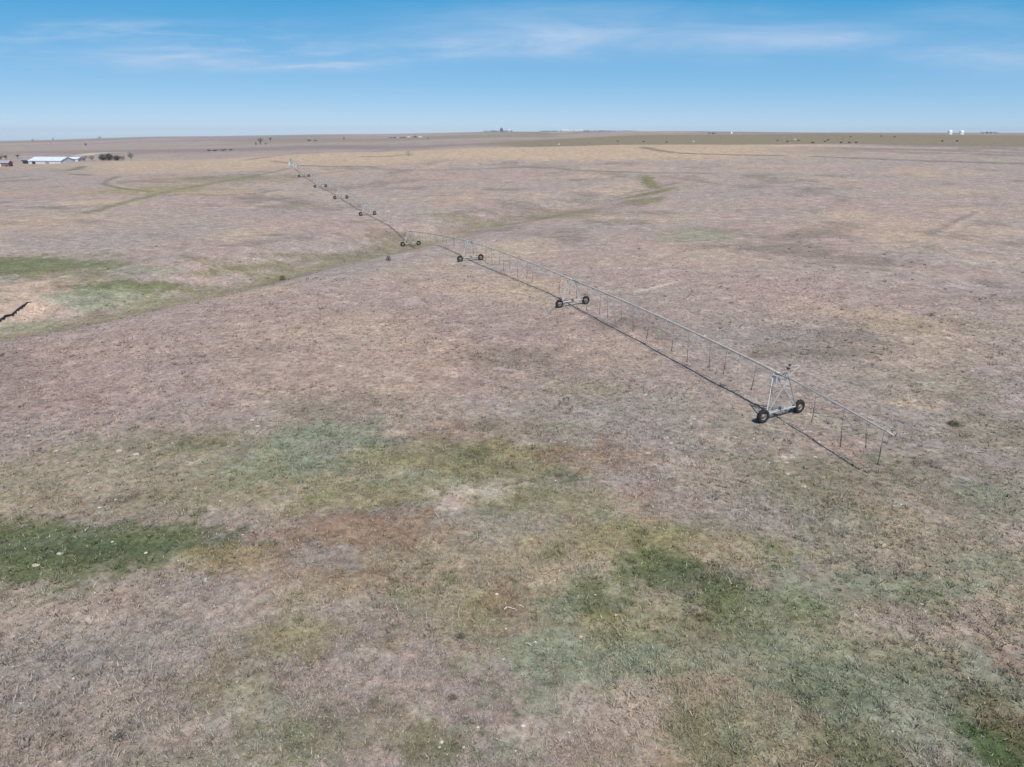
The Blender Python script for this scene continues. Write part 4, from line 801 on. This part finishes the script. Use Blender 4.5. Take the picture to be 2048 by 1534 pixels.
for k, (u, v, c_) in enumerate(srt):
    x, y = at(u, v, 560); g = k % 3 != 1; o = bpy.data.objects.new('cow', CM[int(g), c_]); C.objects.link(o)
    o.location = (x, y, hz(x, y)-.02); o.rotation_euler = (0, 0, random.choice([0, math.pi])+random.uniform(-.6, .6)); o.scale = (1.15,)*3
    tag(o, '%s cow %s on the olive hill, %s %s cow counted from the left' % (CN[c_], 'grazing' if g else 'standing', ORD[cnt[c_]], CN[c_]), 'cow', 'cattle grazing on the olive hill'); cnt[c_] += 1

# ---------------------------------------------------------------- things on the skyline
def far_pos(u, d, dz_=0):
    a = (u-1024)/(F*cp+501*sp); az = math.atan(a); x, y = d*math.sin(az), d*math.cos(az); return x, y, hz(x, y)+dz_
def bin_(u, d, r_, h, label, grp):
    x, y, z = far_pos(u, d); e = empty('storage_tank', (x, y, z-.3)); m = MB(); m.lathe([(r_, 0), (r_, h*.7)], (0, 0, 0), (0, 0, 1), M['bin'], 28); under(m.build('tank_wall', smooth=True), e)
    m = MB(); m.lathe([(r_*1.03, h*.69), (r_*.85, h*.85), (r_*.5, h*.96), (0.01, h)], (0, 0, 0), (0, 0, 1), M['bin'], 28); under(m.build('roof', smooth=True), e); tag(e, label, 'tank', grp)
bin_(1900, 1700, 4.2, 9.2, 'bright white round tank on the right skyline, left of the two', 'white tanks on the skyline'); bin_(1923, 1720, 4.3, 8.8, 'bright white round tank on the right skyline, right of the two', 'white tanks on the skyline')
bin_(1463, 1900, 2.3, 6.2, 'small white tank alone on the middle skyline', 'white tanks on the skyline')
def far_house(u, d, L_, W_, H_, wall, roof, label):
    x, y, z = far_pos(u, d); b = building(1024, 600, L_, W_, H_, H_*.35, 0, wall, roof, label, 'farm building', [(-L_*.2, L_*.12, H_*.6, 'opening_shade'), (L_*.25, L_*.1, H_*.5, 'opening_shade')]); b.location = (x, y, z-.3); b.rotation_euler = (0, 0, random.uniform(-.3, .3)); b['group'] = 'farm buildings on the far plain'
far_house(817, 3300, 13, 9, 4.5, 'wallw', 'roofw', 'white farm building left of the dark clump on the far plain'); far_house(838, 3350, 24, 10, 4, 'wallw', 'roofw', 'long low white farm building right of the dark clump on the far plain')
far_house(795, 3300, 12, 8, 4, 'wallw', 'roofg', 'small grey-roofed farmhouse leftmost in the far farm')
far_house(1129, 7200, 50, 20, 15, 'wallw', 'roofw', 'white building at the left of the white skyline row'); far_house(1135, 7300, 30, 20, 14, 'wallw', 'roofw', 'second white building in the white skyline row')
far_house(1151, 7250, 34, 20, 13, 'wallw', 'roofw', 'third white building in the white skyline row, after the gap'); far_house(1161, 7200, 36, 20, 15, 'wallw', 'roofw', 'white building at the right end of the white skyline row'); far_house(1019, 7400, 26, 14, 16, 'wallw', 'roofw', 'pale building just right of the skyline grain tower')
e = empty('grain_tower', far_pos(1003, 7500, -1)); m = MB()
for k in range(3): m.lathe([(5.5, 0), (5.5, 30), (.1, 34)], (k*10-10, 0, 0), (0, 0, 1), M['dkc'], 16)
under(m.build('silo'), e); m = MB(); m.box((0, 0, 36), (16, 9, 10), M['roofg']); m.box((0, 0, 43), (8, 8, 5), M['roofg']); under(m.build('head_house'), e); tag(e, 'dark grain tower standing highest on the middle skyline', 'grain tower')
def belt(u0, u1, d, h, seed, label):
    rnd = random.Random(seed); m = MB(); x0, y0, _ = far_pos(u0, d); x1, y1, _ = far_pos(u1, d); L_ = math.hypot(x1-x0, y1-y0); n = int(L_/(h*.35))
    for k in range(n):
        t = rnd.random(); x, y = x0+(x1-x0)*t, y0+(y1-y0)*t+rnd.uniform(-20, 20); z = hz(x, y); r_ = h*rnd.uniform(.25, .45); hh = h*rnd.uniform(.55, 1)
        m.tube([(x, y, z-1), (x, y, z+hh*.4)], h*.03, M['bark'], 4, False)
        for _ in range(26):
            p = Vector((x+rnd.gauss(0, r_*.6), y+rnd.gauss(0, r_*.6), z+hh*rnd.uniform(.12, 1))); s_ = h*.13*rnd.uniform(.6, 1.4)
            a_ = Vector((rnd.uniform(-1, 1), rnd.uniform(-1, 1), rnd.uniform(-1, 1))).normalized()*s_; b_ = a_.cross(Vector((rnd.uniform(-1, 1), rnd.uniform(-1, 1), 1))).normalized()*s_
            m.add([p-a_, p+b_, p+a_, p-b_], [(0, 1, 2, 3)], M['leafd'])
    tag(m.build('distant_wood'), label, 'wood', kind='stuff')
belt(975, 1024, 7500, 13, 1, 'dark strip of trees round the grain tower on the skyline'); belt(1080, 1124, 7600, 11, 2, 'thin strip of trees left of the white skyline buildings')
belt(1165, 1215, 7600, 11, 3, 'thin strip of trees right of the white skyline buildings'); belt(1215, 1275, 8500, 10, 4, 'fainter strip of trees ending the middle skyline'); belt(826, 834, 3320, 8, 5, 'dark clump of trees in the far farm')
belt(1418, 1432, 2600, 7, 6, 'short dark strip of trees left of the lone white tank'); belt(776, 812, 3400, 5, 7, 'low dark strip of trees at the left of the far farm'); belt(1960, 1990, 5000, 9, 8, 'dim strip of trees right of the two white tanks')

# ---------------------------------------------------------------- haze: one box of thin air
m = MB(); zlo, zhi = -90.0, 95.0; m.box((0, 0, (zlo+zhi)/2), (24600, 24600, zhi-zlo), M['soil']); hz_o = m.build('haze'); tag(hz_o, kind='stuff'); hz_o['label'] = 'pale blue haze over the far plain'; hz_o['category'] = 'haze'
hm = newmat('thin_air'); pv = nd(hm.node_tree, 'ShaderNodeVolumePrincipled', i_Density=3.6e-5); pv.inputs['Color'].default_value = (.70, .84, .98, 1); pv.inputs['Anisotropy'].default_value = .2
ho = nd(hm.node_tree, 'ShaderNodeOutputMaterial'); hm.node_tree.links.new(pv.outputs[0], ho.inputs['Volume']); hz_o.data.materials.clear(); hz_o.data.materials.append(hm)
